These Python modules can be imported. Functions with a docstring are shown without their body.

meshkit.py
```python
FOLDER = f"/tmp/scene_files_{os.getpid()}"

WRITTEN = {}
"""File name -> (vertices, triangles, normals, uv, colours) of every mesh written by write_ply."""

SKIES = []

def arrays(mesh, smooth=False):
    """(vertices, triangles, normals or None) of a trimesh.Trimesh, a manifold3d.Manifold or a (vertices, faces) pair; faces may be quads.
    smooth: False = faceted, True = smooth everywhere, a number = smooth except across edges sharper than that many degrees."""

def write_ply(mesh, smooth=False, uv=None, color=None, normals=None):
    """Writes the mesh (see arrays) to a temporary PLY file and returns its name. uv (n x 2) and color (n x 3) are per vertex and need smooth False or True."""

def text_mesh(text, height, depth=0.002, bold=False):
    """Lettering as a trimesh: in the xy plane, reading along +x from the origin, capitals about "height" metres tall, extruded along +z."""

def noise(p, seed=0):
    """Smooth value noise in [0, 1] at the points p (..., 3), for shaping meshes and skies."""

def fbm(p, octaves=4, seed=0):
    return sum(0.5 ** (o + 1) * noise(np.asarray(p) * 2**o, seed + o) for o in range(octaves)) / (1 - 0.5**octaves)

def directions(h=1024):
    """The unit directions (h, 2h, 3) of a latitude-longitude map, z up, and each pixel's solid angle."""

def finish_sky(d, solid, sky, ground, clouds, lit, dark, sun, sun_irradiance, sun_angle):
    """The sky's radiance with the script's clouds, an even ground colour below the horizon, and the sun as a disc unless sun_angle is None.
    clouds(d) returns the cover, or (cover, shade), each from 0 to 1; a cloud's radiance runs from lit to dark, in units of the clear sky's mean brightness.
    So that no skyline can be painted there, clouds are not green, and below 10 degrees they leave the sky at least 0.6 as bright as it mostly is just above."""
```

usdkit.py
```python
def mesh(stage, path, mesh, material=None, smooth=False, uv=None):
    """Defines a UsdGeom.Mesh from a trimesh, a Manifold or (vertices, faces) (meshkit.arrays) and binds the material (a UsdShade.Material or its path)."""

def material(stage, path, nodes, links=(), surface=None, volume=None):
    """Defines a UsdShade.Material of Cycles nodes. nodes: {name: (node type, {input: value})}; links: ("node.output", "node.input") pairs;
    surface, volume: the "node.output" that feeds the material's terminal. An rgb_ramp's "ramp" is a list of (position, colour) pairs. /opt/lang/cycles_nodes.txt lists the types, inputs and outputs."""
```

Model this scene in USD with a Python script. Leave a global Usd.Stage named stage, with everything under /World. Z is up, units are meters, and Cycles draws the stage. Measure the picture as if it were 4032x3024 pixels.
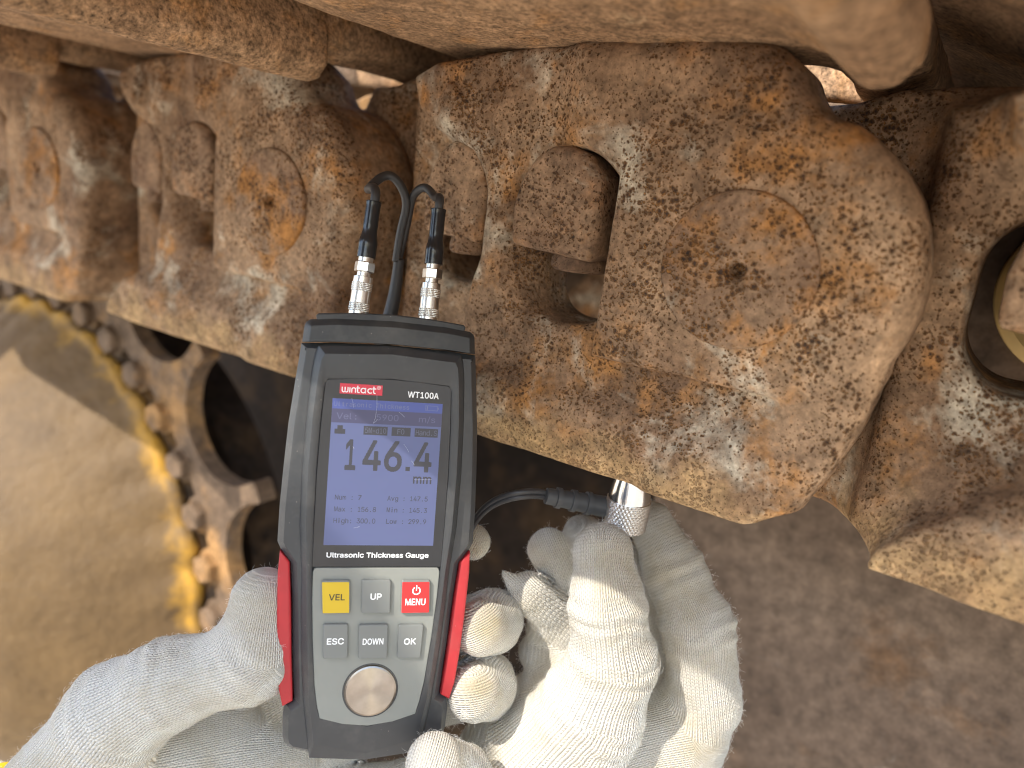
import math, random
import numpy as np, trimesh, usdkit, meshkit
from scipy.ndimage import map_coordinates
from shapely.geometry import Polygon
from pxr import Usd, UsdGeom, UsdLux, UsdShade, Sdf, Gf, Vt

random.seed(7); rng = np.random.default_rng(7)
stage = Usd.Stage.CreateInMemory()
UsdGeom.SetStageUpAxis(stage, UsdGeom.Tokens.z); UsdGeom.SetStageMetersPerUnit(stage, 1.0)
UsdGeom.Xform.Define(stage, '/World'); UsdGeom.Scope.Define(stage, '/World/Looks')

# ------------------------------------------------------------------ camera, sky, sun, exposure
cam = UsdGeom.Camera.Define(stage, '/World/camera')
FPX = 2850.0                                            # focal length in pixels of the 4032 wide photograph
cam.CreateHorizontalApertureAttr(9.8); cam.CreateVerticalApertureAttr(7.35)
cam.CreateFocalLengthAttr(9.8 * FPX / 4032)
cam.CreateFStopAttr(1.5); cam.CreateFocusDistanceAttr(0.275)
cam.CreateClippingRangeAttr(Gf.Vec2f(0.01, 500))
cam.CreateExposureAttr(1.80)
cam.AddTransformOp().Set(Gf.Matrix4d(1, 0, 0, 0, 0, 0, 1, 0, 0, -1, 0, 0, 0, 0, 0, 1))

SUN = np.array([-0.441, -0.6225, 0.647]); SUN /= np.linalg.norm(SUN)
sun = UsdLux.DistantLight.Define(stage, '/World/sun')
sun.CreateIntensityAttr(0.5); sun.CreateAngleAttr(0.5); sun.CreateColorAttr(Gf.Vec3f(1, 0.93, 0.82))
sun.CreateNormalizeAttr(True)
_x = np.cross([0, 0, 1.0], SUN); _x /= np.linalg.norm(_x); _y = np.cross(SUN, _x)
sun.AddTransformOp().Set(Gf.Matrix4d(*_x, 0, *_y, 0, *SUN, 0, 0, 0, 0, 1))
sky = UsdLux.DomeLight.Define(stage, '/World/sky')
skym = usdkit.material(stage, '/World/Looks/sky', {
    's': ('sky_texture', {'sky_type': 'single_scattering', 'sun_disc': False, 'sun_elevation': math.asin(SUN[2]), 'sun_rotation': math.atan2(SUN[0], SUN[1])}),
    'b': ('background_shader', {'strength': 0.15})}, [('s.color', 'b.color')], surface='b.background')
UsdShade.MaterialBindingAPI.Apply(sky.GetPrim()).Bind(skym)
sky.GetPrim().SetCustomDataByKey('kind', 'structure')

# ------------------------------------------------------------------ helpers
used = {}
def path_for(name, parent=None):
    base = parent.GetPath().pathString if parent is not None else '/World'
    k = (base, name); i = used.get(k, 0); used[k] = i + 1
    return f'{base}/{name}' + (f'_{i:03d}' if i else '')
def M(name): return UsdShade.Material.Get(stage, '/World/Looks/' + name)
def mat4(x, y, z, o): return Gf.Matrix4d(*map(float, x), 0, *map(float, y), 0, *map(float, z), 0, *map(float, o), 1)
def tag(prim, label=None, cat=None, group=None, kind=None):
    for k, v in (('label', label), ('category', cat), ('group', group), ('kind', kind)):
        if v: prim.SetCustomDataByKey(k, v)
    return prim
def thing(name, label, cat, mtx=None, group=None):
    x = UsdGeom.Xform.Define(stage, path_for(name))
    if mtx is not None: x.AddTransformOp().Set(mtx)
    return tag(x.GetPrim(), label, cat, group)
def obj(name, mesh, mat, parent=None, smooth=35, label=None, cat=None, kind=None):
    m = usdkit.mesh(stage, path_for(name, parent), mesh, M(mat), smooth=smooth)
    return tag(m.GetPrim(), label, cat, None, kind)
def copy_of(src, name, label, mtx, group=None):
    x = UsdGeom.Xform.Define(stage, path_for(name)); x.AddTransformOp().Set(mtx)
    p = x.GetPrim(); p.GetReferences().AddInternalReference(src.GetPath()); p.SetInstanceable(True)
    return tag(p, label, src.GetCustomDataByKey('category'), group or src.GetCustomDataByKey('group'))
def cat(*ms): return trimesh.util.concatenate(ms)
def at(x, y, d): return np.array([(x - 2016) / FPX * d, d, (1512 - y) / FPX * d])   # a point of the place, from where the photo shows it and its distance
def frame_to(axis):
    z = np.asarray(axis, float); z = z / np.linalg.norm(z)
    x = np.cross([0, 1, 0.01], z) if abs(z[1]) < .9 else np.cross([1, 0, 0], z)
    x /= np.linalg.norm(x); return np.stack([x, np.cross(z, x), z])
def lathe(profile, n=48, o=(0, 0, 0), axis=(0, 0, 1)):
    p = np.asarray(profile, float); a = np.arange(n) * 2 * np.pi / n
    v = np.stack([np.outer(p[:, 0], np.cos(a)), np.outer(p[:, 0], np.sin(a)), np.repeat(p[:, 1:2], n, 1)], -1).reshape(-1, 3)
    f = []
    i, j = np.meshgrid(np.arange(len(p) - 1), np.arange(n), indexing='ij'); k = (j + 1) % n
    q = np.stack([i * n + j, i * n + k, (i + 1) * n + k, (i + 1) * n + j], -1).reshape(-1, 4)
    f = np.vstack([q[:, [0, 1, 2]], q[:, [0, 2, 3]]])
    m = trimesh.Trimesh(v @ frame_to(axis) + np.asarray(o), f, process=False)
    m.merge_vertices(); m.update_faces(m.nondegenerate_faces()); m.fix_normals()
    return m
def spline(pts, n=60):
    from scipy.interpolate import CubicSpline
    p = np.asarray(pts, float); t = np.r_[0, np.cumsum(np.linalg.norm(np.diff(p, axis=0), axis=1))]
    return CubicSpline(t, p)(np.linspace(0, t[-1], n))
def tube(pts, r, n=16):
    p = np.asarray(pts, float); r = np.broadcast_to(r, len(p))
    t = np.gradient(p, axis=0); t /= np.linalg.norm(t, axis=1, keepdims=True)
    x = np.cross(t[0], [0.3, 1, 0.2]); x /= np.linalg.norm(x); rows = []
    a = np.arange(n) * 2 * np.pi / n
    for i in range(len(p)):
        x = x - (x @ t[i]) * t[i]; x /= np.linalg.norm(x); y = np.cross(t[i], x)
        rows.append(p[i] + r[i] * (np.outer(np.cos(a), x) + np.outer(np.sin(a), y)))
    v = np.vstack(rows + [p[:1], p[-1:]]); m = len(p)
    i, j = np.meshgrid(np.arange(m - 1), np.arange(n), indexing='ij'); k = (j + 1) % n
    q = np.stack([i * n + j, i * n + k, (i + 1) * n + k, (i + 1) * n + j], -1).reshape(-1, 4)
    j = np.arange(n); k = (j + 1) % n
    f = np.vstack([q[:, [0, 1, 2]], q[:, [0, 2, 3]], np.stack([j * 0 + m * n, k, j], 1), np.stack([j * 0 + m * n + 1, (m - 1) * n + j, (m - 1) * n + k], 1)])
    return trimesh.Trimesh(v, f, process=False)
def rings_mesh(rings, cap0=True, cap1=True):
    n = len(rings[0]); v = np.vstack(rings); m = len(rings)
    i, j = np.meshgrid(np.arange(m - 1), np.arange(n), indexing='ij'); k = (j + 1) % n
    q = np.stack([i * n + j, i * n + k, (i + 1) * n + k, (i + 1) * n + j], -1).reshape(-1, 4)
    f = [q[:, [0, 1, 2]], q[:, [0, 2, 3]]]
    for on, i in ((cap0, 0), (cap1, m - 1)):
        if on:
            vv = np.asarray(rings[i])[:, :2]
            import mapbox_earcut
            t = mapbox_earcut.triangulate_float64(np.ascontiguousarray(vv), np.array([n], np.uint32)).reshape(-1, 3).astype(int)
            f.append(t + i * n)
    m_ = trimesh.Trimesh(v, np.vstack(f), process=False); m_.fix_normals(); return m_
def outline(poly, n=0):
    """Counter-clockwise closed polygon, every side cut in pieces no longer than n."""
    p = np.asarray(poly, float)
    if Polygon(p).exterior.is_ccw is False: p = p[::-1]
    out = []
    for a, b in zip(p, np.roll(p, -1, 0)):
        k = max(1, int(np.linalg.norm(b - a) / n)) if n else 1
        out += [a + (b - a) * t / k for t in range(k)]
    return np.array(out)
def inset(p, d):
    a = p - np.roll(p, 1, 0); b = np.roll(p, -1, 0) - p
    na = np.stack([-a[:, 1], a[:, 0]], 1); na /= np.linalg.norm(na, axis=1, keepdims=True)
    nb = np.stack([-b[:, 1], b[:, 0]], 1); nb /= np.linalg.norm(nb, axis=1, keepdims=True)
    m = na + nb; m /= np.maximum((m * na).sum(1, keepdims=True), .35) 
    return p + m * d
def rounded_poly(poly, r, k=6):
    g = Polygon(poly).buffer(-r, join_style=2).buffer(r, quad_segs=k); return np.array(g.exterior.coords)[:-1]
def slab(poly, w0, w1, r=0.0, k=3):
    """Plate with outline poly from w0 to w1, its front edge rounded by r."""
    p = outline(poly); rg = [np.c_[p, np.full(len(p), w0)], np.c_[p, np.full(len(p), w1 - r)]]
    for i in range(1, k + 1):
        if r: a = i / k * np.pi / 2; rg.append(np.c_[inset(p, r * (1 - math.cos(a))), np.full(len(p), w1 - r + r * math.sin(a))])
    return rings_mesh(rg)

# ---- distance fields and their surface
class Field:
    def __init__(s, lo, hi, h):
        s.lo, s.h = np.asarray(lo, float), h
        s.n = np.ceil((np.asarray(hi) - s.lo) / h).astype(int) + 1
        s.ax = [(s.lo[i] + h * np.arange(s.n[i])).astype(np.float32) for i in range(3)]
        s.X, s.Y, s.Z = s.ax[0][:, None, None], s.ax[1][None, :, None], s.ax[2][None, None, :]
        s.g = np.full(s.n, 1.0, np.float32)
    def box(s, lo, hi, m=0.0):
        return tuple(slice(max(0, int((lo[i] - m - s.lo[i]) / s.h)), max(0, int((hi[i] + m - s.lo[i]) / s.h) + 2)) for i in range(3))
    def union(s, d, k=0.0, sl=...):
        g = s.g[sl]
        if k:
            t = np.clip(.5 + .5 * (g - d) / k, 0, 1); s.g[sl] = g + (d - g) * t - k * t * (1 - t)
        else: s.g[sl] = np.minimum(g, d)
    def cut(s, d, k=0.0):
        if k:
            t = np.clip(.5 - .5 * (s.g + d) / k, 0, 1); s.g = s.g + (-d - s.g) * t + k * t * (1 - t)
        else: s.g = np.maximum(s.g, -d)
    def cone(s, a, b, ra, rb, k=0.004, m=0.02):
        a, b = np.asarray(a, float), np.asarray(b, float); R = max(ra, rb)
        sl = s.box(np.minimum(a, b) - R, np.maximum(a, b) + R, m)
        X, Y, Z = s.X[sl[0]], s.Y[:, sl[1]], s.Z[:, :, sl[2]]
        ab = b - a; L = max(ab @ ab, 1e-12)
        t = np.clip(((X - a[0]) * ab[0] + (Y - a[1]) * ab[1] + (Z - a[2]) * ab[2]) / L, 0, 1)
        d = np.sqrt((X - a[0] - t * ab[0]) ** 2 + (Y - a[1] - t * ab[1]) ** 2 + (Z - a[2] - t * ab[2]) ** 2) - (ra + (rb - ra) * t)
        s.union(d, k, sl)
    def mesh(s):
        g = s.g; neg = g < 0; h = s.h
        idx = np.full(np.array(g.shape) - 1, -1, np.int64)
        c = neg[:-1, :-1, :-1].astype(np.int8)
        tot = sum(neg[i:g.shape[0] - 1 + i, j:g.shape[1] - 1 + j, k:g.shape[2] - 1 + k].astype(np.int8) for i in (0, 1) for j in (0, 1) for k in (0, 1))
        cells = np.argwhere((tot > 0) & (tot < 8)); idx[tuple(cells.T)] = np.arange(len(cells))
        acc = np.zeros((len(cells), 3)); cnt = np.zeros(len(cells))
        cor = np.array([(i, j, k) for i in (0, 1) for j in (0, 1) for k in (0, 1)])
        val = np.stack([g[tuple((cells + o).T)] for o in cor], 1)
        for a in range(8):
            for b in range(a + 1, 8):
                if np.abs(cor[a] - cor[b]).sum() == 1:
                    va, vb = val[:, a], val[:, b]; on = (va < 0) != (vb < 0)
                    t = np.where(on, va / np.where(on, va - vb, 1), 0)
                    acc[on] += cor[a] + t[on, None] * (cor[b] - cor[a]); cnt[on] += 1
        v = (cells + acc / cnt[:, None]) * h + s.lo; faces = []
        for ax in range(3):
            o1, o2 = [(1, 2), (2, 0), (0, 1)][ax]
            lo = [slice(None)] * 3; hi = [slice(None)] * 3; lo[ax] = slice(None, -1); hi[ax] = slice(1, None)
            e = np.argwhere(neg[tuple(lo)] != neg[tuple(hi)])
            e = e[(e[:, o1] > 0) & (e[:, o2] > 0) & (e[:, o1] < g.shape[o1] - 1) & (e[:, o2] < g.shape[o2] - 1)]
            d1 = np.eye(3, dtype=int)[o1]; d2 = np.eye(3, dtype=int)[o2]
            q = np.stack([idx[tuple(x.T)] for x in (e - d1 - d2, e - d2, e, e - d1)], 1)
            flip = ~neg[tuple(e.T)]; q[flip] = q[flip][:, ::-1]; faces.append(q)
        q = np.vstack(faces)
        return trimesh.Trimesh(v, np.vstack([q[:, [0, 1, 2]], q[:, [0, 2, 3]]]), process=False)
    def project(s, v, steps=3):
        for _ in range(steps):
            d, n = s.sample(v); v = v - np.clip(d, -s.h, s.h)[:, None] * n
        return v
    def sample(s, v):
        c = ((v - s.lo) / s.h).T; e = .6
        f = lambda o: map_coordinates(s.g, c + np.array(o)[:, None], order=1, mode='nearest')
        n = np.stack([f((e, 0, 0)) - f((-e, 0, 0)), f((0, e, 0)) - f((0, -e, 0)), f((0, 0, e)) - f((0, 0, -e))], 1)
        return f((0, 0, 0)), n / np.maximum(np.linalg.norm(n, axis=1, keepdims=True), 1e-9)
def sd_poly(X, Z, poly):
    p = np.asarray(poly, np.float32); d = np.full(np.broadcast(X, Z).shape, 1e9, np.float32); s = np.ones(d.shape, np.float32)
    for a, b in zip(p, np.roll(p, 1, 0)):
        ex, ez = b - a; wx, wz = X - a[0], Z - a[1]
        t = np.clip((wx * ex + wz * ez) / (ex * ex + ez * ez), 0, 1)
        d = np.minimum(d, (wx - ex * t) ** 2 + (wz - ez * t) ** 2)
        c1, c2, c3 = Z >= a[1], Z < b[1], ex * wz > ez * wx
        s = np.where((c1 & c2 & c3) | (~c1 & ~c2 & ~c3), -s, s)
    return s * np.sqrt(d)
def extr(d2, y, y0, y1, r):
    """2D distance d2 (x, z) pushed through y0..y1 with edges rounded by r."""
    dy = np.abs(y - (y0 + y1) / 2) - (y1 - y0) / 2 + r; d2 = d2 + r
    return np.minimum(np.maximum(d2, dy), 0) + np.hypot(np.maximum(d2, 0), np.maximum(dy, 0)) - r
def smin(a, b, k):
    t = np.clip(.5 + .5 * (a - b) / k, 0, 1); return a + (b - a) * t - k * t * (1 - t)
def mm(*pts): return [(x / 1000, y / 1000) for x, y in pts]

# ------------------------------------------------------------------ materials
def mat(name, nodes, links, surface='p.BSDF'):
    return usdkit.material(stage, '/World/Looks/' + name, nodes, links, surface)
def plain(name, color, rough=.5, metal=0.0, noise=0.0, nscale=60, bump=0.0, bscale=400, dust=False, **kw):
    nodes = {'g': ('geometry', {}), 'p': ('principled_bsdf', {'base_color': color, 'roughness': rough, 'metallic': metal, **kw})}
    links = []
    if noise:
        nodes['n'] = ('noise_texture', {'scale': nscale, 'detail': 5}); links += [('g.position', 'n.vector')]
        c = np.array(color)
        nodes['r'] = ('rgb_ramp', {'ramp': [(.3, tuple(c * (1 - noise))), (.7, tuple(np.minimum(c * (1 + noise), 1)))]})
        links += [('n.fac', 'r.fac'), ('r.color', 'p.base_color')]
    if dust:      # specks of dust and a faint film left by handling
        nodes.update({'dv': ('voronoi_texture', {'scale': 260}), 'ds': ('map_range', {'from_min': .035, 'from_max': .06, 'to_min': 1, 'to_max': 0, 'clamp': True}), 'dn': ('noise_texture', {'scale': 55, 'detail': 6, 'roughness': .7}),
                      'df': ('map_range', {'from_min': .5, 'from_max': .75, 'to_max': .10, 'clamp': True}), 'dd': ('math', {'math_type': 'multiply_add', 'value2': .45}), 'dc': ('mix', {'color2': (.34, .31, .26)})})
        links.remove(('r.color', 'p.base_color'))
        links += [('g.position', 'dv.vector'), ('dv.distance', 'ds.value'), ('g.position', 'dn.vector'), ('dn.fac', 'df.value'), ('ds.result', 'dd.value1'), ('df.result', 'dd.value3'), ('dd.value', 'dc.fac'), ('r.color', 'dc.color1'), ('dc.color', 'p.base_color')]
    if bump:
        nodes['bn'] = ('noise_texture', {'scale': bscale, 'detail': 3}); nodes['b'] = ('bump', {'strength': bump, 'distance': .0004})
        links += [('g.position', 'bn.vector'), ('bn.fac', 'b.height'), ('b.normal', 'p.normal')]
    return mat(name, nodes, links)
def rust(name, dark, tan, orange=(.25, .10, .03), pale=(.42, .39, .31), o_lo=.5, p_lo=.60, pits=1.0, pit_scale=400, stretch=None, big=14, bump=.6, off=(0, 0, 0), rail=False, grain=420, gamp=.48):
    n = {'g': ('geometry', {}), 'm': ('mapping', {'location': off, 'scale': (1, 1, 1)}),
         'n1': ('noise_texture', {'scale': big, 'detail': 7, 'roughness': .62}),
         'r1': ('rgb_ramp', {'ramp': [(.33, dark), (.66, tan)]}),
         'mo': ('mapping', {'location': (3.1, 1.7, .4)}), 'n2': ('noise_texture', {'scale': big * 2.1, 'detail': 7, 'roughness': .68}),
         'fo': ('map_range', {'from_min': o_lo, 'from_max': o_lo + .13, 'clamp': True}),
         'co': ('mix', {'color2': orange}),
         'mp': ('mapping', {'location': (-2.2, 5.3, 1.9)}), 'n3': ('noise_texture', {'scale': big * 1.7, 'detail': 6, 'roughness': .66, 'distortion': .4}),
         'fp': ('map_range', {'from_min': p_lo, 'from_max': p_lo + .10, 'clamp': True, 'to_max': .70}), 'cp': ('mix', {'color2': pale}),
         # pits: two sizes of voronoi spots, gathered in clusters
         'wob': ('noise_texture', {'scale': pit_scale * 2, 'detail': 2}), 'ws': ('vector_math', {'math_type': 'multiply_add', 'vector2': (.0016,) * 3}),
         'v1': ('voronoi_texture', {'scale': pit_scale}), 'v2': ('voronoi_texture', {'scale': pit_scale * 1.9}),
         'nc': ('noise_texture', {'scale': big * 3.0, 'detail': 4, 'roughness': .6}),
         'rad': ('map_range', {'from_min': .30, 'from_max': .66, 'to_min': .04, 'to_max': .43 * pits, 'clamp': True}),
         'd1': ('math', {'math_type': 'subtract'}), 's1': ('map_range', {'from_min': -.04, 'from_max': .10, 'clamp': True}),
         'd2': ('math', {'math_type': 'subtract'}), 's2': ('map_range', {'from_min': -.04, 'from_max': .14, 'clamp': True}),
         'core': ('map_range', {'from_min': .02, 'from_max': .22, 'clamp': True}),
         'mx': ('math', {'math_type': 'maximum'}), 'mo2': ('noise_texture', {'scale': 110, 'detail': 5, 'roughness': .65}), 'mr': ('map_range', {'from_min': .32, 'from_max': .68, 'to_min': .66, 'to_max': 1.34}), 'mm': ('math', {'math_type': 'multiply'}),
         'pc': ('mix', {'color1': tuple(np.array(orange) * .62), 'color2': (.046, .027, .018)}),
         'cs': ('mix', {}),
         'fine': ('noise_texture', {'scale': grain, 'detail': 6, 'roughness': .72}), 'fr': ('map_range', {'from_min': .28, 'from_max': .72, 'to_min': 1 - gamp, 'to_max': 1 + gamp}),
         'cf': ('vector_math', {'math_type': 'scale'}),
         'h1': ('math', {'math_type': 'multiply', 'value2': -.9}), 'h2': ('math', {'math_type': 'multiply_add', 'value2': .35}),
         'h3': ('math', {'math_type': 'multiply_add', 'value2': .7}),
         'b': ('bump', {'strength': bump, 'distance': .0010}),
         'p': ('principled_bsdf', {'roughness': .86, 'specular_ior_level': .12 if name == 'old_grease' else .28})}
    L = [('g.position', 'm.vector')]
    if stretch:   # streaks along a direction: rotate so that local x runs along it and squeeze
        n['st'] = ('mapping', stretch); L += [('m.vector', 'st.vector')]; src = 'st.vector'
    else: src = 'm.vector'
    L += [(src, 'n1.vector'), (src, 'mo.vector'), ('mo.vector', 'n2.vector'), (src, 'mp.vector'), ('mp.vector', 'n3.vector'),
          ('n1.fac', 'r1.fac'), ('n2.fac', 'fo.value'), ('r1.color', 'co.color1'), ('fo.result', 'co.fac'),
          ('n3.fac', 'fp.value'), ('co.color', 'cp.color1'), ('fp.result', 'cp.fac'),
          ('g.position', 'wob.vector'), ('wob.color', 'ws.vector1'), ('m.vector', 'ws.vector3'), ('ws.vector', 'v1.vector'), ('ws.vector', 'v2.vector'),
          ('m.vector', 'nc.vector'), ('nc.fac', 'rad.value'), ('rad.result', 'd1.value1'), ('v1.distance', 'd1.value2'), ('d1.value', 's1.value'),
          ('rad.result', 'd2.value1'), ('v2.distance', 'd2.value2'), ('d2.value', 's2.value'), ('s1.result', 'mx.value1'), ('s2.result', 'mx.value2'),
          ('d1.value', 'core.value'), ('core.result', 'pc.fac'), ('mx.value', 'cs.fac'), ('cp.color', 'cs.color1'), ('pc.color', 'cs.color2'),
          ('m.vector', 'fine.vector'), ('fine.fac', 'fr.value'), ('cs.color', 'cf.vector1'), ('m.vector', 'mo2.vector'), ('mo2.fac', 'mr.value'), ('fr.result', 'mm.value1'), ('mr.result', 'mm.value2'), ('mm.value', 'cf.scale'), ('cf.vector', 'p.base_color'),
          ('mx.value', 'h1.value1'), ('fine.fac', 'h2.value1'), ('h1.value', 'h2.value3'), ('n2.fac', 'h3.value1'), ('h2.value', 'h3.value3'), ('h3.value', 'b.height'), ('b.normal', 'p.normal')]
    if rail:
        n.update({'ra': ('attribute', {'attribute': 'rail'}), 'rn': ('noise_texture', {'scale': 45, 'detail': 6, 'roughness': .7}), 'rr': ('rgb_ramp', {'ramp': [(.36, (.25, .150, .075)), (.64, (.42, .27, .125))]}), 'rc': ('mix', {})})
        L.remove(('cp.color', 'cs.color1')); L += [('m.vector', 'rn.vector'), ('rn.fac', 'rr.fac'), ('ra.fac', 'rc.fac'), ('cp.color', 'rc.color1'), ('rr.color', 'rc.color2'), ('rc.color', 'cs.color1')]
        n.update({'rk': ('math', {'math_type': 'multiply_add', 'value2': -.75, 'value3': 1.0}), 'rx': ('math', {'math_type': 'multiply'})})
        L.remove(('mx.value', 'cs.fac')); L += [('ra.fac', 'rk.value1'), ('rk.value', 'rx.value1'), ('mx.value', 'rx.value2'), ('rx.value', 'cs.fac')]
    return mat(name, n, L)

rust('rust_link', (.132, .074, .042), (.355, .232, .138), orange=(.335, .158, .050), o_lo=.53, p_lo=.545, rail=True, bump=1.0, pale=(.50, .445, .345), pit_scale=430)
rust('rust_rail', (.20, .115, .055), (.36, .215, .095), orange=(.33, .17, .05), p_lo=.68, pits=.45, o_lo=.47)
rust('rust_pin', (.15, .086, .052), (.335, .222, .135), orange=(.335, .152, .042), o_lo=.48, bump=.9, p_lo=.64, pits=1.1, pit_scale=380, off=(.3, .1, .7))
rust('rust_nut', (.15, .088, .053), (.345, .225, .135), orange=(.26, .13, .055), o_lo=.55, p_lo=.60, bump=.9, pits=1.0, off=(1.3, .4, .2))
rust('rust_bolt', (.22, .17, .12), (.36, .28, .20), p_lo=.52, pits=.5, off=(2.3, .4, .2))
rust('rust_shoe', (.225, .134, .073), (.36, .228, .128), orange=(.35, .19, .08), pale=(.47, .35, .21), o_lo=.54, p_lo=.64, pits=.32, pit_scale=330, big=11, grain=520, gamp=.95, bump=1.0,
     stretch={'rotation': (0, 0, .55), 'scale': (2.6, 1, 1.6)})
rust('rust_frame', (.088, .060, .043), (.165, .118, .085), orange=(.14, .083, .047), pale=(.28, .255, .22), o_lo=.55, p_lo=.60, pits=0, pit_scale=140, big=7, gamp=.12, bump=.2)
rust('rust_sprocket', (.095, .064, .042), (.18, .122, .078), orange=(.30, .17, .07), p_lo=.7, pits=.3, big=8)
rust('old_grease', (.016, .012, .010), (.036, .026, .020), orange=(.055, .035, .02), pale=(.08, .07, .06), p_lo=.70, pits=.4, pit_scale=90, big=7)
# hub cover: sand-coloured dust over yellow paint that shows where the rim is scuffed
mat('hub_cover', {'g': ('geometry', {}), 'n1': ('noise_texture', {'scale': 14, 'detail': 8, 'roughness': .72}),
    'r1': ('rgb_ramp', {'ramp': [(.3, (.085, .049, .017)), (.7, (.165, .100, .037))]}),
    'a': ('attribute', {'attribute': 'rim'}), 'n2': ('noise_texture', {'scale': 16, 'detail': 7, 'roughness': .7}),
    'ad': ('math', {'math_type': 'multiply_add', 'value2': .9}), 'f': ('map_range', {'from_min': 1.38, 'from_max': 1.53, 'clamp': True}),
    'c': ('mix', {'color2': (.42, .225, .02)}), 'bn': ('noise_texture', {'scale': 120, 'detail': 5}), 'b': ('bump', {'strength': .5, 'distance': .003}),
    'p': ('principled_bsdf', {'roughness': .7})},
    [('g.position', 'n1.vector'), ('n1.fac', 'r1.fac'), ('g.position', 'n2.vector'), ('n2.fac', 'ad.value1'), ('a.fac', 'ad.value3'), ('ad.value', 'f.value'),
     ('f.result', 'c.fac'), ('r1.color', 'c.color1'), ('c.color', 'p.base_color'), ('g.position', 'bn.vector'), ('bn.fac', 'b.height'), ('b.normal', 'p.normal')])
plain('sand', (.55, .47, .365), .95, noise=.25, nscale=3, bump=.5, bscale=40)
plain('case_plastic', (.032, .0335, .0355), .40, bump=.25, bscale=5000, noise=.06, nscale=200, dust=True)
plain('cap_plastic', (.023, .025, .027), .46, bump=.25, bscale=5000, noise=.05, dust=True)
plain('red_rubber', (.36, .016, .021), .5, bump=.15, bscale=3000, noise=.08, nscale=150, dust=True)
plain('keypad_rubber', (.20, .208, .188), .62, bump=.2, bscale=4000, noise=.04, nscale=80, dust=True)
plain('key_grey', (.152, .160, .151), .55, bump=.15, bscale=4000)
plain('key_yellow', (.50, .345, .010), .5, bump=.15, bscale=4000)
plain('key_red', (.48, .018, .020), .45)
plain('glass_black', (.008, .009, .011), .10, coat_weight=.3)
plain('print_white', (.75, .77, .78), .5)
plain('print_dark', (.035, .028, .012), .5)
plain('logo_red', (.52, .018, .045), .35)
def lcd(name, c, e): return plain(name, tuple(x * .34 + .01 for x in c), .30, emission_color=c, emission_strength=e)
LCD = .10
lcd('lcd_back', (.118, .148, .335), LCD); lcd('lcd_title', (.066, .10, .39), LCD); lcd('lcd_speed', (.062, .062, .155), LCD)
lcd('lcd_ink', (.036, .037, .055), LCD); lcd('lcd_ink_pale', (.17, .20, .38), LCD); lcd('lcd_ink_soft', (.13, .14, .27), LCD); lcd('lcd_tag_ink', (.12, .13, .21), LCD)
plain('scratch', (.30, .32, .38), .4)
plain('chrome', (.72, .72, .72), .16, 1.0, bump=.03, bscale=900)
plain('steel_satin', (.62, .61, .59), .28, 1.0, bump=.05, bscale=1500)
plain('black_rubber', (.018, .018, .019), .42)
plain('boot_gloss', (.010, .011, .013), .2)
plain('cable_black', (.022, .022, .024), .45)
plain('strain_grey', (.035, .037, .040), .55)
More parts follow.
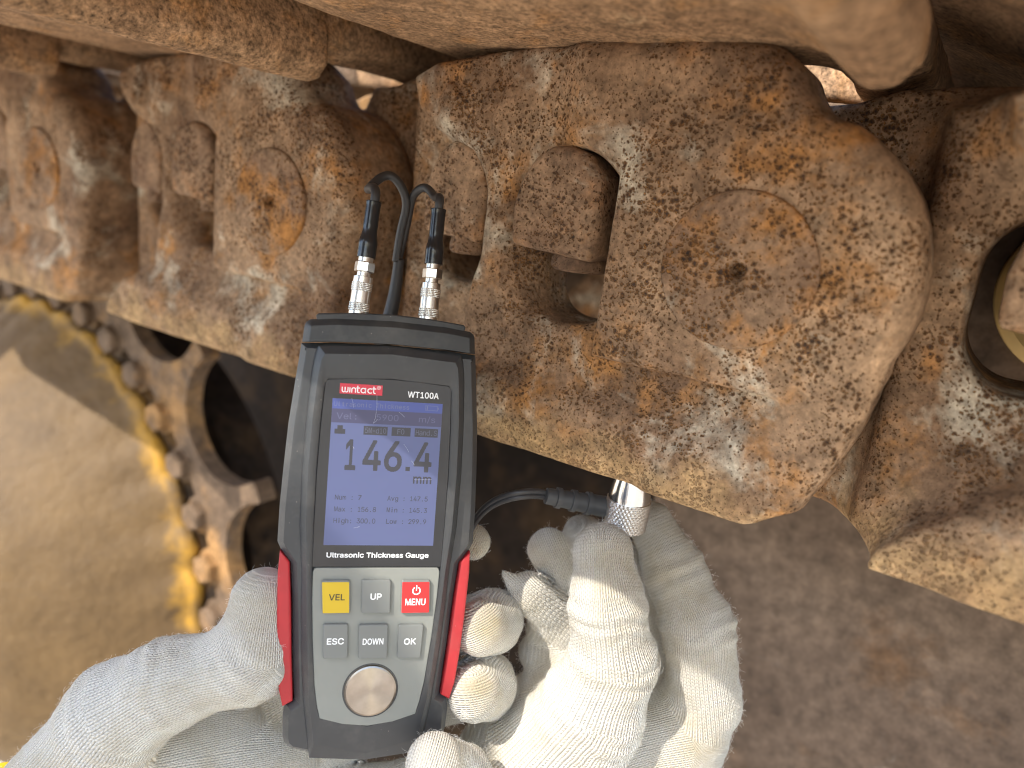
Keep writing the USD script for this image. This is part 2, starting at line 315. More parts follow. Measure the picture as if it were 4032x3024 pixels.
# the round steel pad under the keypad: turned, so its grain runs in rings
mat('turned_steel', {'t': ('texture_coordinate', {}), 'cr': ('vector_math', {'math_type': 'cross_product', 'vector2': (0, 0, 1)}), 'nz': ('vector_math', {'math_type': 'normalize'}),
    'vt': ('vector_transform', {'transform_type': 'vector', 'convert_from': 'object', 'convert_to': 'world'}),
    'n': ('noise_texture', {'scale': 200, 'detail': 5}), 'r': ('rgb_ramp', {'ramp': [(.3, (.30, .26, .225)), (.7, (.40, .35, .305))]}),
    'p': ('principled_bsdf', {'metallic': 1.0, 'roughness': .26, 'anisotropic': .8})},
    [('t.object', 'cr.vector1'), ('cr.vector', 'nz.vector1'), ('nz.vector', 'vt.vector'), ('vt.vector', 'p.tangent'), ('t.object', 'n.vector'), ('n.fac', 'r.fac'), ('r.color', 'p.base_color')])
# knitted cotton: st counts stitches (x across the wales, y along them)
def knit(name, c_hi, c_lo, soil):
    return mat(name, {'a': ('attribute', {'attribute': 'st'}), 's': ('separate_xyz', {}), 'g': ('geometry', {}),
        'fu': ('math', {'math_type': 'fraction'}), 'u2': ('math', {'math_type': 'multiply_add', 'value2': 2.0, 'value3': -1.0}), 'ua': ('math', {'math_type': 'absolute'}),
        'vv': ('math', {'math_type': 'multiply_add', 'value2': .55}), 'fv': ('math', {'math_type': 'fraction'}),
        'v2': ('math', {'math_type': 'multiply_add', 'value2': 2.0, 'value3': -1.0}), 'va': ('math', {'math_type': 'absolute'}),
        'ub': ('math', {'math_type': 'subtract', 'value2': .48}), 'uc': ('math', {'math_type': 'absolute'}),        # strands lie at +-.48 of a wale
        'rp': ('map_range', {'from_min': 0, 'from_max': .52, 'to_min': 1, 'to_max': 0, 'clamp': True}),
        'rs': ('math', {'math_type': 'power', 'value2': .7}),
        'rv': ('map_range', {'from_min': .45, 'from_max': 1.0, 'to_min': 1, 'to_max': .35, 'clamp': True}),
        'h': ('math', {'math_type': 'multiply'}),
        'fz': ('noise_texture', {'scale': 2600, 'detail': 3}), 'hh': ('math', {'math_type': 'multiply_add', 'value2': .35}),
        'b': ('bump', {'strength': 1.0, 'distance': .0010}),
        'r': ('rgb_ramp', {'ramp': [(.0, c_lo), (.5, c_hi)]}),
        'n': ('noise_texture', {'scale': 38, 'detail': 5, 'roughness': .6}), 'sf': ('map_range', {'from_min': .44, 'from_max': .72, 'to_max': .75, 'clamp': True}),
        'sa': ('attribute', {'attribute': 'soil'}), 'sm': ('math', {'math_type': 'maximum'}), 'c': ('mix', {'color2': soil}),
        'p': ('principled_bsdf', {'roughness': .95, 'specular_ior_level': .15, 'sheen_weight': .25, 'sheen_roughness': .6})},
        [('a.vector', 's.vector'), ('s.x', 'fu.value1'), ('fu.value', 'u2.value1'), ('u2.value', 'ua.value1'), ('ua.value', 'vv.value1'), ('s.y', 'vv.value3'),
         ('vv.value', 'fv.value1'), ('fv.value', 'v2.value1'), ('v2.value', 'va.value1'), ('ua.value', 'ub.value1'), ('ub.value', 'uc.value1'),
         ('uc.value', 'rp.value'), ('rp.result', 'rs.value1'), ('va.value', 'rv.value'), ('rs.value', 'h.value1'), ('rv.result', 'h.value2'),
         ('g.position', 'fz.vector'), ('fz.fac', 'hh.value1'), ('h.value', 'hh.value3'), ('hh.value', 'b.height'), ('b.normal', 'p.normal'),
         ('h.value', 'r.fac'), ('g.position', 'n.vector'), ('n.fac', 'sf.value'), ('sa.fac', 'sm.value1'), ('sf.result', 'sm.value2'), ('sm.value', 'c.fac'), ('r.color', 'c.color1'), ('c.color', 'p.base_color')])
knit('knit_white', (.775, .745, .67), (.23, .21, .17), (.50, .42, .27))
plain('roller_yellow', (.62, .43, .16), .6, noise=.3, nscale=40)
plain('fuzz', (.80, .79, .75), .9)
plain('cuff_yellow', (.80, .55, .02), .8)

# ------------------------------------------------------------------ the track: links, pins, nuts, shoes
P1 = at(2900, 1065, .24); TS = .8                                # the pin of the link that is being measured
U = np.array([.24328257, -.15164299, -.06650351]); PITCH = np.linalg.norm(U); U /= PITCH      # along the chain, to the right
_a = np.array([.6066 + .268 * .18, 1, .18]); _a /= np.linalg.norm(_a); A = _a - (_a @ U) * U; A /= np.linalg.norm(A)   # into the machine
W = np.cross(U, A)                                      # up from rail to shoe
def tp(s, n, h): return P1 + (U * s - A * n + W * h) * TS
def track_mtx(s=0.0, n=0.0, h=0.0): return mat4(U * TS, A * TS, W * TS, tp(s, n, h))
# local axes of track parts: x along the chain (s), y into the machine (-n), z up (h)
GROUND_Z = -1.15

F = Field((-.372, -.006, -.118), (.082, .102, .100), .0016)
D2 = lambda *p: sd_poly(F.X, F.Z, mm(*p))
web = extr(D2((-146, -70), (-146, 30), (-152, 40), (-178, 50), (-192, 62), (-197, 77), (-181, 84), (-150, 88), (-121, 91), (-25, 89), (-6, 86), (5, 78), (10, 68), (22, 52), (22, -70)), F.Y, .012, .058, .005)
F.union(web)
F.union(extr(D2((-362, -5), (-352, 30), (-335, 58), (-283, 66), (-276, 79), (-256, 81), (-238, 87), (-130, 87), (-130, -104), (-262, -104), (-312, -98), (-346, -58)), F.Y, .062, .094, .006), .016)
F.union(extr(D2((-216, -100), (-216, 76), (-135, 80), (-135, -100)), F.Y, .034, .090, .012), .022)
F.union(extr(D2((-90, 88), (-86, 50), (-60, 26), (20, 40), (22, 60), (9, 70), (4, 79), (-6, 86), (-25, 89)), F.Y, .0035, .050, .008), .020)
# bolt windows: a shallow scoop on the left that turns into a hole under each nut
scoop = np.sqrt((F.X + .088) ** 2 + (F.Y + .010) ** 2 + np.maximum(0, np.maximum(F.Z - .001, -.004 - F.Z)) ** 2) - .046
hole1 = extr(np.sqrt((F.X + .0865) ** 2 + np.maximum(0, np.abs(F.Z - .001) - .020) ** 2) - .0235, F.Y, -.02, .12, .002)
F.cut(scoop, .007); F.cut(hole1, .004)
hole2 = extr(np.sqrt(np.maximum(0, np.abs(F.X + .167) - .002) ** 2 + np.maximum(0, np.abs(F.Z - .004) - .012) ** 2) - .0235, F.Y, -.02, .12, .002)
F.cut(hole2, .008)
# lower web flaring out into the rail
F.union(extr(D2((-165, -95), (-165, -70), (-150, -58), (-146, -40), (50, -40), (54, -60), (40, -95)), F.Y, .013, .058, .006), .006)
F.union(extr(D2((-204, -106), (-201, -97), (-192, -86), (-176, -75), (20, -79), (20, -106)), F.Y, .0025, .066, .0032), .028)
# boss round the pin
th = np.linspace(-40, 62, 14) * np.pi / 180
boss = D2(*([(-62, -49), (40, -50), (55, -47)] + [(69 * math.cos(t), 69 * math.sin(t)) for t in th] + [(20, 63), (-10, 64), (-45, 58), (-62, 40)]))
F.union(extr(boss, F.Y, 0, .066, .013), .004)
F.union(extr(D2((-62.5, -50), (30, -50), (30, 40), (-48, 46), (-60, 34)), F.Y, .0005, .04, .004), .003)
F.union(extr(D2((-25, -106), (-14, -86), (14, -66), (40, -42), (60, -36), (58, -52), (51, -76), (41, -97), (26, -106)), F.Y, .0030, .062, .0055), .010)
F.cut(np.maximum(np.hypot(F.X, F.Z) - .0062, F.Y - .008), .0008)
# raised forging marks by the upper left corner
for a, b in (((-.168, .070), (-.172, .064)), ((-.172, .064), (-.170, .056)), ((-.170, .056), (-.164, .057)), ((-.164, .057), (-.162, .065)), ((-.162, .065), (-.168, .070)), ((-.139, .071), (-.147, .054)), ((-.130, .070), (-.137, .055))):
    F.cone((a[0], .012, a[1]), (b[0], .012, b[1]), .0030, .0030, .002)
lm = F.mesh(); lm.vertices = F.project(lm.vertices, 2)
_, _n = F.sample(lm.vertices)
lm.vertices = lm.vertices + _n * ((meshkit.fbm(lm.vertices * 55, 4, 3) - .5) * .0013)[:, None]
_v = lm.vertices
rail_mask = np.clip((-.080 - _v[:, 2] + (meshkit.fbm(_v * 45, 5, 5) - .5) * .045 - np.maximum(0, _v[:, 0] - .0) * .45) / .016, 0, .85) * (_v[:, 0] > -.225)
def nut_mesh():
    f = Field((-.030, -.006, -.018), (.030, .044, .056), .0012)
    body = extr(sd_poly(f.X, f.Z, mm((-24, -1), (-22, -4), (21, -7), (24, -3), (24, 20), (23, 33), (16, 42), (5, 46), (-6, 45), (-15, 39), (-22, 28), (-25, 16))), f.Y, 0, .040, .005)
    f.union(body); m = f.mesh(); m.vertices = f.project(m.vertices, 2)
    _, n = f.sample(m.vertices); m.vertices = m.vertices + n * ((meshkit.fbm(m.vertices * 110, 3, 9) - .5) * .0008)[:, None]
    return m
nm = nut_mesh()
bolt_end = lathe([(0, -.0135), (.0125, -.0135), (.0145, -.0120), (.0145, -.0080), (.0138, -.0070), (.0138, -.003), (0, -.003)], 40, (.003, .020, 0))
pin_m = lathe([(0, -.0045), (.0024, -.0045), (.0034, -.0006), (.0052, .0020), (.024, .0024), (.0310, .0024), (.0321, .0019), (.0327, .0008), (.0327, -.02), (0, -.02)], 96, (0, 0, 0), (0, -1, 0))
pin_m = pin_m.subdivide().subdivide(); pin_m.vertices[:, 1] += (meshkit.fbm(pin_m.vertices * 90, 3, 2) - .5) * .0008
bush = lathe([(0, .097), (.079, .097), (.082, .101), (.082, .301), (.079, .305), (0, .305)], 64, (0, 0, 0), (0, 1, 0))

link = thing('track_link', 'pitted brown track link with the probe held against its lower edge', 'track link', track_mtx(), 'links of the near track chain')
b_ = UsdGeom.Mesh(obj('body', lm, 'rust_link', link, smooth=True)); UsdGeom.PrimvarsAPI(b_).CreatePrimvar('rail', Sdf.ValueTypeNames.FloatArray, 'vertex').Set(Vt.FloatArray.FromNumpy(rail_mask.astype(np.float32)))
pn = obj('pin', pin_m, 'rust_pin', link)
obj('bushing', bush, 'rust_sprocket', link)
for c, kx in ((-.0945, 1.0), (-.162, .86)):
    m = nm.copy(); m.apply_scale((kx, 1, 1)); m.apply_translation((c, .006 if kx == 1 else .013, 0)); nt = obj('nut', m, 'rust_nut', link, smooth=True)
    m = bolt_end.copy(); m.apply_scale((kx, 1, 1)); m.apply_translation((c + .004, .007, 0)); obj('bolt_end', m, 'rust_nut', nt)
copy_of(link, 'track_link', 'track link directly behind the cable connectors, its pin half covered in orange rust', track_mtx(-PITCH))
copy_of(link, 'track_link', 'leftmost track link, above the yellow rim of the hub cover', track_mtx(-2 * PITCH))
copy_of(link, 'track_link', 'dark track link at the right edge, tucked behind the one being measured', track_mtx(PITCH - .018, 0, -.004))
for k, lab in ((-1, 'inner track link seen in the shade behind the cable connectors'), (0, 'inner track link seen through the bolt window beside the big pin'), (1, 'inner track link seen through the bolt window at the right edge'), (-2, 'inner track link deep in the shade at the far left')):
    copy_of(link, 'track_link', lab, mat4(U * TS, -A * TS, W * TS, tp(k * PITCH, -.40, 0)), 'links of the far track chain')

# shoes bolted on top, reaching out over the camera
OUT = .240
F = Field((-.280, -OUT - .006, .060), (.068, .50, .185), .003)
N_ = -F.Y
plate2 = sd_poly(F.X, F.Z, mm((-268, 123), (-240, 111), (-215, 98), (-190, 92), (-160, 91), (-60, 90), (-20, 90), (8, 88), (28, 84), (46, 92), (44, 112), (20, 116), (-200, 118), (-225, 123), (-266, 134)))
F.union(extr(plate2, F.Y, -OUT, .49, .003))
lip2 = sd_poly(F.X, F.Z, mm((2, 92), (24, 80), (36, 69), (46, 69), (54, 77), (52, 92), (44, 108), (10, 108)))
F.union(extr(lip2, F.Y, -OUT, -.004, .0035), .006); F.union(extr(lip2, F.Y, .40, .49, .006), .006)
F.union(extr(sd_poly(F.X, F.Z, mm((-132, 100), (-122, 182), (-108, 182), (-90, 100))), F.Y, -OUT, .49, .004), .012)
F.cut(np.maximum(np.maximum(np.abs(F.X + .029) - .041, np.minimum(np.abs(F.Y - .092) - .040, np.abs(F.Y - .308) - .040)), -F.Z))
sm_ = F.mesh(); sm_.vertices = F.project(sm_.vertices, 2); _, _n = F.sample(sm_.vertices)
sm_.vertices = sm_.vertices + _n * ((meshkit.fbm(sm_.vertices * np.array([40, 18, 40]), 4, 11) - .5) * .005)[:, None]
shoe = thing('track_shoe', 'long rusty track shoe overhead, over the link being measured', 'track shoe', track_mtx(), 'shoes of the track overhead')
obj('plate', sm_, 'rust_shoe', shoe, smooth=True)
copy_of(shoe, 'track_shoe', 'rusty track shoe at top left, ending in a blunt square lip', track_mtx(-PITCH))
copy_of(shoe, 'track_shoe', 'track shoe at the far left edge, its lip the smallest in view', track_mtx(-2 * PITCH))
copy_of(shoe, 'track_shoe', 'blurred track shoe in the top right corner', track_mtx(PITCH))
copy_of(shoe, 'track_shoe', 'track shoe over the dark link at the right, mostly out of view', track_mtx(2 * PITCH))
copy_of(shoe, 'track_shoe', 'farthest track shoe, past the left edge', track_mtx(-3 * PITCH))
copy_of(shoe, 'track_shoe', 'track shoe past the left edge, over the hub', track_mtx(-4 * PITCH))
copy_of(shoe, 'track_shoe', 'track shoe past the left edge, second from the end', track_mtx(-5 * PITCH))

# ------------------------------------------------------------------ sprocket, hub, frame
C0 = (-.791, -.453)
def local_plate(poly2d, y0, y1, holes=()):
    g = Polygon(poly2d, holes); m = trimesh.creation.extrude_polygon(g, y1 - y0, engine='earcut')
    v = m.vertices; m.vertices = np.stack([v[:, 0], y1 - v[:, 2], v[:, 1]], 1); m.fix_normals(); return m
def circ(r, n=96, c=(0, 0)): a = np.arange(n) * 2 * np.pi / n; return np.c_[c[0] + r * np.cos(a), c[1] + r * np.sin(a)]
sp = thing('sprocket', 'rusty drive sprocket with hooked teeth below the track', 'sprocket', track_mtx(C0[0], 0, C0[1]))
g = Polygon(circ(.419, 240))
for i in range(18): a = math.radians(37 + 20 * i); g = g.difference(Polygon(circ(.062, 64, (.408 * math.cos(a), .408 * math.sin(a)))))
g = g.buffer(-.004).buffer(.004)
obj('toothed_ring', local_plate(np.array(g.exterior.coords)[:-1], .092, .110, [circ(.321)]), 'rust_sprocket', sp, smooth=25)
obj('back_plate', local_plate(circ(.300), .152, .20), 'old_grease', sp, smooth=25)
lob = np.array([(lambda t: (.300 + .030 * max(0, math.cos((t - math.radians(16.2)) * 37.5)) ** .5) * np.array([math.cos(t), math.sin(t)]))(t) for t in np.arange(960) * 2 * np.pi / 960])
obj('flange', local_plate(lob, .096, .111), 'rust_sprocket', sp, smooth=25)
for i in range(-4, 11):
    a = math.radians(16.2 + 9.6 * i)
    o = (.317 * math.cos(a), .096, .317 * math.sin(a))
    b = obj('bolt', lathe([(0, .015), (.0125, .015), (.0148, .013), (.0148, .005)], 6, o, (0, -1, 0)), 'rust_sprocket', sp, smooth=False)
    obj('washer', lathe([(0, .005), (.0170, .005), (.0185, .0035), (.0185, 0)], 32, o, (0, -1, 0)), 'rust_sprocket', b)
hub = thing('hub_cover', 'domed sandy hub cover with scuffed yellow paint round its rim', 'hub cover', track_mtx(C0[0], 0, C0[1]))
prof = [(0, -.110), (.05, -.107), (.12, -.086), (.19, -.040), (.235, .004), (.265, .040), (.284, .062), (.296, .076), (.304, .081), (.306, .088), (.295, .098), (0, .098)]
p = np.array(prof); t = np.r_[0, np.cumsum(np.hypot(*np.diff(p, axis=0).T))]; tt = np.linspace(0, t[-2], 90)
prof = np.c_[np.interp(tt, t, p[:, 0]), -np.interp(tt, t, p[:, 1])]
hm = lathe(np.r_[prof, [(0, -.098)]], 240, (0, 0, 0), (0, -1, 0))
r = np.hypot(hm.vertices[:, 0], hm.vertices[:, 2]); a = np.arctan2(hm.vertices[:, 2], hm.vertices[:, 0])
edge = np.clip((r - .25) / .05, 0, 1); k = 1 - edge * .016 * (.5 + .5 * np.cos((a - math.radians(16.2)) * 37.5)) ** 2 * 1.3
hm.vertices[:, 0] *= k; hm.vertices[:, 2] *= k
hm.vertices[:, 1] += (meshkit.fbm(hm.vertices * 9, 4, 4) - .5) * .012
hm.vertices[:, [0, 2]] *= (1 + edge * (meshkit.fbm(hm.vertices * 30, 3, 8) - .5) * .03)[:, None]
h_ = obj('dome', hm, 'hub_cover', hub, smooth=True)
UsdGeom.PrimvarsAPI(h_).CreatePrimvar('rim', Sdf.ValueTypeNames.FloatArray, 'vertex').Set(Vt.FloatArray.FromNumpy(np.clip((r - .20) / .10, 0, 1).astype(np.float32)))

def plate_box(name, label, cat_, s0, s1, h0, h1, n, thick, mt, seg=60, amp=.004):
    t = thing(name, label, cat_, track_mtx(0, n, 0))
    x, z = np.meshgrid(np.linspace(s0, s1, seg), np.linspace(h0, h1, seg), indexing='ij')
    q = trimesh.creation.box((s1 - s0, thick, h1 - h0)); q.apply_translation(((s0 + s1) / 2, thick / 2, (h0 + h1) / 2))
    q = q.subdivide_to_size((s1 - s0) / 40); q.vertices[:, 1] += (meshkit.fbm(q.vertices * 6, 4, 1) - .5) * amp
    obj('plate', q, mt, t, smooth=30); return t
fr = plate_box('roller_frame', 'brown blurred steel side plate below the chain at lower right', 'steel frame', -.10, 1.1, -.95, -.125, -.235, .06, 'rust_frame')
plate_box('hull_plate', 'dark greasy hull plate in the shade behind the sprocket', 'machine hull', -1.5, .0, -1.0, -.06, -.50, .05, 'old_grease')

# ------------------------------------------------------------------ ground
xs = np.r_[np.linspace(-60, -6, 28), np.linspace(-5.5, 5.5, 56), np.linspace(6, 60, 28)]; ys = np.r_[np.linspace(-60, -4, 28), np.linspace(-3.5, 8, 70), np.linspace(8.6, 70, 36)]
gx, gy = np.meshgrid(xs, ys, indexing='ij'); gp = np.stack([gx, gy, gx * 0], -1)
gz = GROUND_Z + (meshkit.fbm(gp * .8, 4, 21) - .5) * .15 + 5.5 * np.clip((gy - 2.6) / 3.5, 0, 1) ** 1.3 * (1 + .5 * (meshkit.fbm(gp * .6, 4, 5) - .5))
nx, ny = gx.shape; i, j = np.meshgrid(np.arange(nx - 1), np.arange(ny - 1), indexing='ij'); q = np.stack([i * ny + j, (i + 1) * ny + j, (i + 1) * ny + j + 1, i * ny + j + 1], -1).reshape(-1, 4)
obj('ground', (np.stack([gx, gy, gz], -1).reshape(-1, 3), q), 'sand', smooth=True, kind='structure', label='sandy ground rising into a bank behind the track')

ro = thing('carrier_roller', 'yellow-painted roller end seen through the hole at the right edge', 'roller', track_mtx(.137, -.17, .002))
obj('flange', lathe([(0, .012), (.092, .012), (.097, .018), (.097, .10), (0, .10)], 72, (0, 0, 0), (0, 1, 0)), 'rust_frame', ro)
obj('roller_end', lathe([(0, -.004), (.020, -.004), (.024, 0), (.040, 0), (.0455, .005), (.0465, .014), (0, .014)], 72, (0, 0, 0), (0, 1, 0)), 'roller_yellow', ro)

# ------------------------------------------------------------------ the thickness gauge (x right, y up, z out of its face, in metres)
GX = np.array([0.96830698, 0.24229197, -0.06063162]); GY = np.array([0.07140476, -0.03592404, 0.99680029]); GZ = np.array([0.23933858, -0.96953807, -0.05208629])
GO = np.array([-0.04635048, 0.26196261, -0.03236775])
def gp(x, y, z): return GO + GX * x / 1000 + GY * y / 1000 + GZ * z / 1000
gauge = thing('thickness_gauge', 'grey hand-held ultrasonic thickness gauge with a lit blue screen and red side grips', 'thickness gauge', mat4(GX, GY, GZ, GO))
MMU = .001
def g_obj(name, m, mt, parent=gauge, smooth=30, label=None):
    m = m.copy(); m.apply_scale(MMU); return obj(name, m, mt, parent, smooth, label)
def sym(pts): return np.array(list(pts) + [(-x, y) for x, y in pts[::-1] if abs(x) > 1e-6], float)      # right half from bottom to top -> closed, counter-clockwise
def dens(pts, n=1.0): return outline(pts, n)
# lower case: silhouette right half from the bottom middle up to the seam under the cap
hw = [(0, -107.4), (9, -107.0), (18.5, -105.4), (20.5, -104.6), (27.0, -102.8), (29.2, -100.6), (29.9, -98), (30.3, -90), (29.4, -86.2), (26.6, -84.4), (28.0, -68), (29.2, -50), (30.6, -34.5), (34.6, -28.9), (35.7, -26.5), (35.7, -14), (35.2, 0), (34.4, 16), (32.8, 33), (31.6, 44.9), (20, 45.9), (0, 46.5)]
base = dens(sym(hw), 1.2)
def ring(p, d, z): return np.c_[inset(p, d) if d else p, np.full(len(p), z)]
def smooth_inset(p, d):                                    # keeps corners from folding over
    q = inset(p, d); return q
case = rings_mesh([ring(base, 5.0, -29.5), ring(base, 3.2, -28.5), ring(base, .3, -13), ring(base, 0, -11), ring(base, 0, -5.6), ring(base, .5, -4.8), ring(base, 2.2, -2.6), ring(base, 2.6, -2.45)])
g_obj('lower_case', case, 'case_plastic')
# raised block carrying glass and keypad: same count of points on every ring so that they loft
def seg_ring(right, top, bottom, n=(60, 30, 30)):
    def rs(p, k):
        p = np.asarray(p, float); t = np.r_[0, np.cumsum(np.hypot(*np.diff(p, axis=0).T))]; x = np.linspace(0, t[-1], k + 1)
        return np.c_[np.interp(x, t, p[:, 0]), np.interp(x, t, p[:, 1])][:-1]
    left = [(-x, y) for x, y in right[::-1]]
    return np.vstack([rs(right, n[0]), rs(top, n[1]), rs(left, n[0]), rs(bottom, n[2])])
R0 = [(20.0, -105.2), (21.6, -96), (23.4, -84), (25.2, -66), (26.2, -50), (26.8, -36), (28.4, -20), (28.8, 0), (28.4, 20), (27.5, 36), (26.4, 43.4), (25.6, 44.5)]
T0 = [(25.6, 44.5), (0, 46.0), (-25.6, 44.5)]; B0 = [(-20, -105.2), (0, -107.2), (20, -105.2)]
R1 = [(18.6, -99), (19.6, -92), (21.0, -84), (22.6, -66), (23.8, -50), (24.6, -36), (26.0, -20), (26.4, 0), (25.9, 20), (24.9, 34), (24.0, 40.6), (23.0, 41.6)]
T1 = [(23.0, 41.6), (0, 43.0), (-23.0, 41.6)]; B1 = [(-18.6, -99), (0, -103.5), (18.6, -99)]
R2 = [(17.3, -89.6), (18.6, -84.4), (19.9, -76.8), (21.4, -60), (22.4, -46), (23.1, -34.8), (23.5, -20), (23.7, 0), (23.3, 18), (22.7, 30.5), (22.4, 32.4), (21.6, 33.1)]
T2 = [(21.6, 33.1), (0, 34.4), (-21.6, 33.1)]; B2 = [(-17.3, -89.6), (0, -93.4), (17.3, -89.6)]
def rz(r, t, b, zs): p = seg_ring(r, t, b); return np.c_[p, np.broadcast_to(zs, len(p))]
q0, q1, q2 = seg_ring(R0, T0, B0), seg_ring(R1, T1, B1), seg_ring(R2, T2, B2)
ease = lambda y: np.clip((y + 100) / 30, 0, 1)
z1 = .9 - 1.3 * (1 - ease(q1[:, 1])); zc = lambda t: np.c_[q1 * (1 - t) + q2 * t, z1 * (1 - t) + (.25) * t + .25 * np.sin(np.pi * t)]
block = rings_mesh([np.c_[q0, np.full(len(q0), -4.0)], np.c_[q0, np.full(len(q0), -2.3)], np.c_[q0 * .75 + q1 * .25, -2.2 * .72 + z1 * .28], np.c_[q0 * .2 + q1 * .8, -2.2 * .16 + z1 * .84], np.c_[q0 * .05 + q1 * .95, z1 * .985 - .0], np.c_[q1, z1],
                    zc(.12), zc(.5), zc(.9), np.c_[q2, np.full(len(q2), .2)], np.c_[inset(q2, .12), np.full(len(q2), -.05)], np.c_[inset(q2, .12), np.full(len(q2), -1.6)]])
g_obj('front_frame', block, 'case_plastic', smooth=32)
# cap at the top with the sockets
capo = sym([(0, 46.9), (20, 46.3), (31.4, 45.4), (30.9, 51.2), (30.4, 52.6), (29.0, 53.6), (20, 54.7), (0, 55.4)]); capo = dens(np.array([p for i, p in enumerate(capo)]), 1.2)
capo = dens([(0, 46.9), (20, 46.3), (31.4, 45.4), (30.9, 51.2), (30.4, 52.6), (29.0, 53.6), (20, 54.7), (0, 55.4), (-20, 54.7), (-29.0, 53.6), (-30.4, 52.6), (-30.9, 51.2), (-31.4, 45.4), (-20, 46.3)], 1.2)
def cap_ring(d, z):
    p = capo.copy(); c = np.array([0, 46.0]); q = inset(p, d) if d else p
    q[:, 1] = np.where(p[:, 1] < 47.2, np.maximum(p[:, 1], q[:, 1] - d), q[:, 1]); return np.c_[q, np.full(len(q), z)]
g_obj('cap', rings_mesh([cap_ring(4.0, -29), cap_ring(.3, -14), cap_ring(0, -11), cap_ring(0, -5.6), cap_ring(.5, -4.8), cap_ring(2.2, -2.6), cap_ring(2.6, -2.4)]), 'cap_plastic')
tp_ = [(26.8, 53.2), (27.2, 55.2), (26.4, 56.0), (14, 57.2), (0, 57.7), (-14, 57.2), (-26.4, 56.0), (-27.2, 55.2), (-26.8, 53.2)]
g_obj('socket_plate', slab(tp_, -25, -5.4, .6), 'cap_plastic')
# red grips let into both sides
for s in (1, -1):
    gr = [(31.0, -33.6), (34.6, -29.6), (34.9, -38), (34.3, -53), (33.4, -68), (32.2, -80), (30.5, -86.6), (27.0, -84.6), (28.4, -68), (29.6, -50)]
    nk = []
    m = slab([(s * x, y) for x, y in gr], -23, -3.6, .9)
    gp_ = g_obj('grip', m, 'red_rubber')
    for y, x in ((-38.5, 34.55), (-47.5, 34.2), (-57.5, 33.7), (-67.5, 33.05), (-76, 32.3)):
        n_ = trimesh.creation.box((.5, .45, 14)); n_.apply_translation((s * (x + .16), y, -13)); g_obj('grip_rib', n_, 'red_rubber', gp_)
# glass with everything printed on it
gl = [(23.05, -34.2), (23.35, -20), (23.5, 0), (23.1, 18), (22.5, 30.4), (22.2, 32.2), (21.4, 32.9), (10, 33.8), (0, 34.15), (-10, 33.8), (-21.4, 32.9), (-22.2, 32.2), (-22.5, 30.4), (-23.1, 18), (-23.5, 0), (-23.35, -20), (-23.05, -34.2)]
glass = g_obj('screen_glass', slab(gl, -1.2, 0.1, .15), 'glass_black')
def rect(x0, y0, x1, y1, z, th=.03): 
    b = trimesh.creation.box((x1 - x0, y1 - y0, th)); b.apply_translation(((x0 + x1) / 2, (y0 + y1) / 2, z - th / 2)); return b
Z0, Z1, Z2 = .13, .16, .19
def text(s, x0, x1, y0, h, z, bold=False):
    m = meshkit.text_mesh(s, h, .02, bold); b = m.bounds
    m.apply_translation((-b[0, 0], 0, 0)); m.apply_scale((((x1 - x0) / (b[1, 0] - b[0, 0])) if x1 is not None else 1, 1, 1)); m.apply_translation((x0, y0, z - .02)); return m
def mono(s, x0, x1, y0, h, z, bold=False):
    w = (x1 - x0) / len(s); out = []
    for i, c in enumerate(s):
        if c == ' ': continue
        m = meshkit.text_mesh(c, h, .02, bold); b = m.bounds; cw = b[1, 0] - b[0, 0]; k = min(1.0, w * .86 / cw)
        if c in 'ilI1t': k = min(1.25, w * .62 / cw)
        m.apply_translation((-(b[0, 0] + b[1, 0]) / 2, 0, 0)); m.apply_scale((k, 1, 1)); m.apply_translation((x0 + (i + .5) * w, y0, z - .02)); out.append(m)
    return cat(*out)
lcd_ = g_obj('display', rect(-19.65, -26.3, 19.65, 26.3, Z0), 'lcd_back', glass)
g_obj('title_bar', rect(-19.6, 22.7, 19.6, 26.25, Z1), 'lcd_title', glass); g_obj('speed_bar', rect(-19.6, 17.75, 19.6, 22.7, Z1), 'lcd_speed', glass)
g_obj('screen_text', mono('Ultrasonic Thickness', -19.2, 7.7, 23.6, 1.65, Z2), 'lcd_ink_pale', glass)
bat = [rect(13.4, 23.55, 18.0, 23.72, Z2), rect(13.4, 25.25, 18.0, 25.42, Z2), rect(13.4, 23.6, 13.6, 25.4, Z2), rect(17.8, 23.6, 18.0, 25.4, Z2), rect(18.05, 24.1, 18.3, 24.9, Z2), rect(13.9, 23.85, 14.3, 25.15, Z2)]
g_obj('battery_icon', cat(*bat), 'lcd_ink_pale', glass)
g_obj('screen_text', cat(text('Vel :', -17.9, -11.0, 19.1, 2.15, Z2), text('5900', -3.9, 3.9, 19.2, 2.15, Z2), text('m/s', 11.3, 17.3, 19.2, 2.15, Z2)), 'lcd_ink_soft', glass)
g_obj('probe_icon', cat(rect(-18.3, 13.75, -14.6, 15.5, Z1), rect(-17.4, 15.5, -15.5, 16.8, Z1)), 'lcd_ink', glass)
for (x0, x1, s, a, b) in ((-8.2, .3, '5M-d10', -7.8, -.1), (1.75, 8.6, 'F0', 3.7, 6.4), (10.1, 18.6, 'Hand.S', 10.4, 18.3)):
    t_ = g_obj('screen_tag', rect(x0, 13.8, x1, 16.95, Z1), 'lcd_ink', glass)
    g_obj('screen_text', mono(s, a, b, 14.45, 1.9, Z2), 'lcd_tag_ink', t_)
big = cat(text('1', -14.1, -10.3, 1.15, 10.5, Z1, True), text('4', -7.9, -1.4, 1.15, 10.5, Z1, True), text('6', -.3, 6.2, 1.15, 10.5, Z1, True), rect(7.6, 1.15, 9.2, 2.7, Z1, .02), text('4', 10.5, 17.0, 1.15, 10.5, Z1, True))
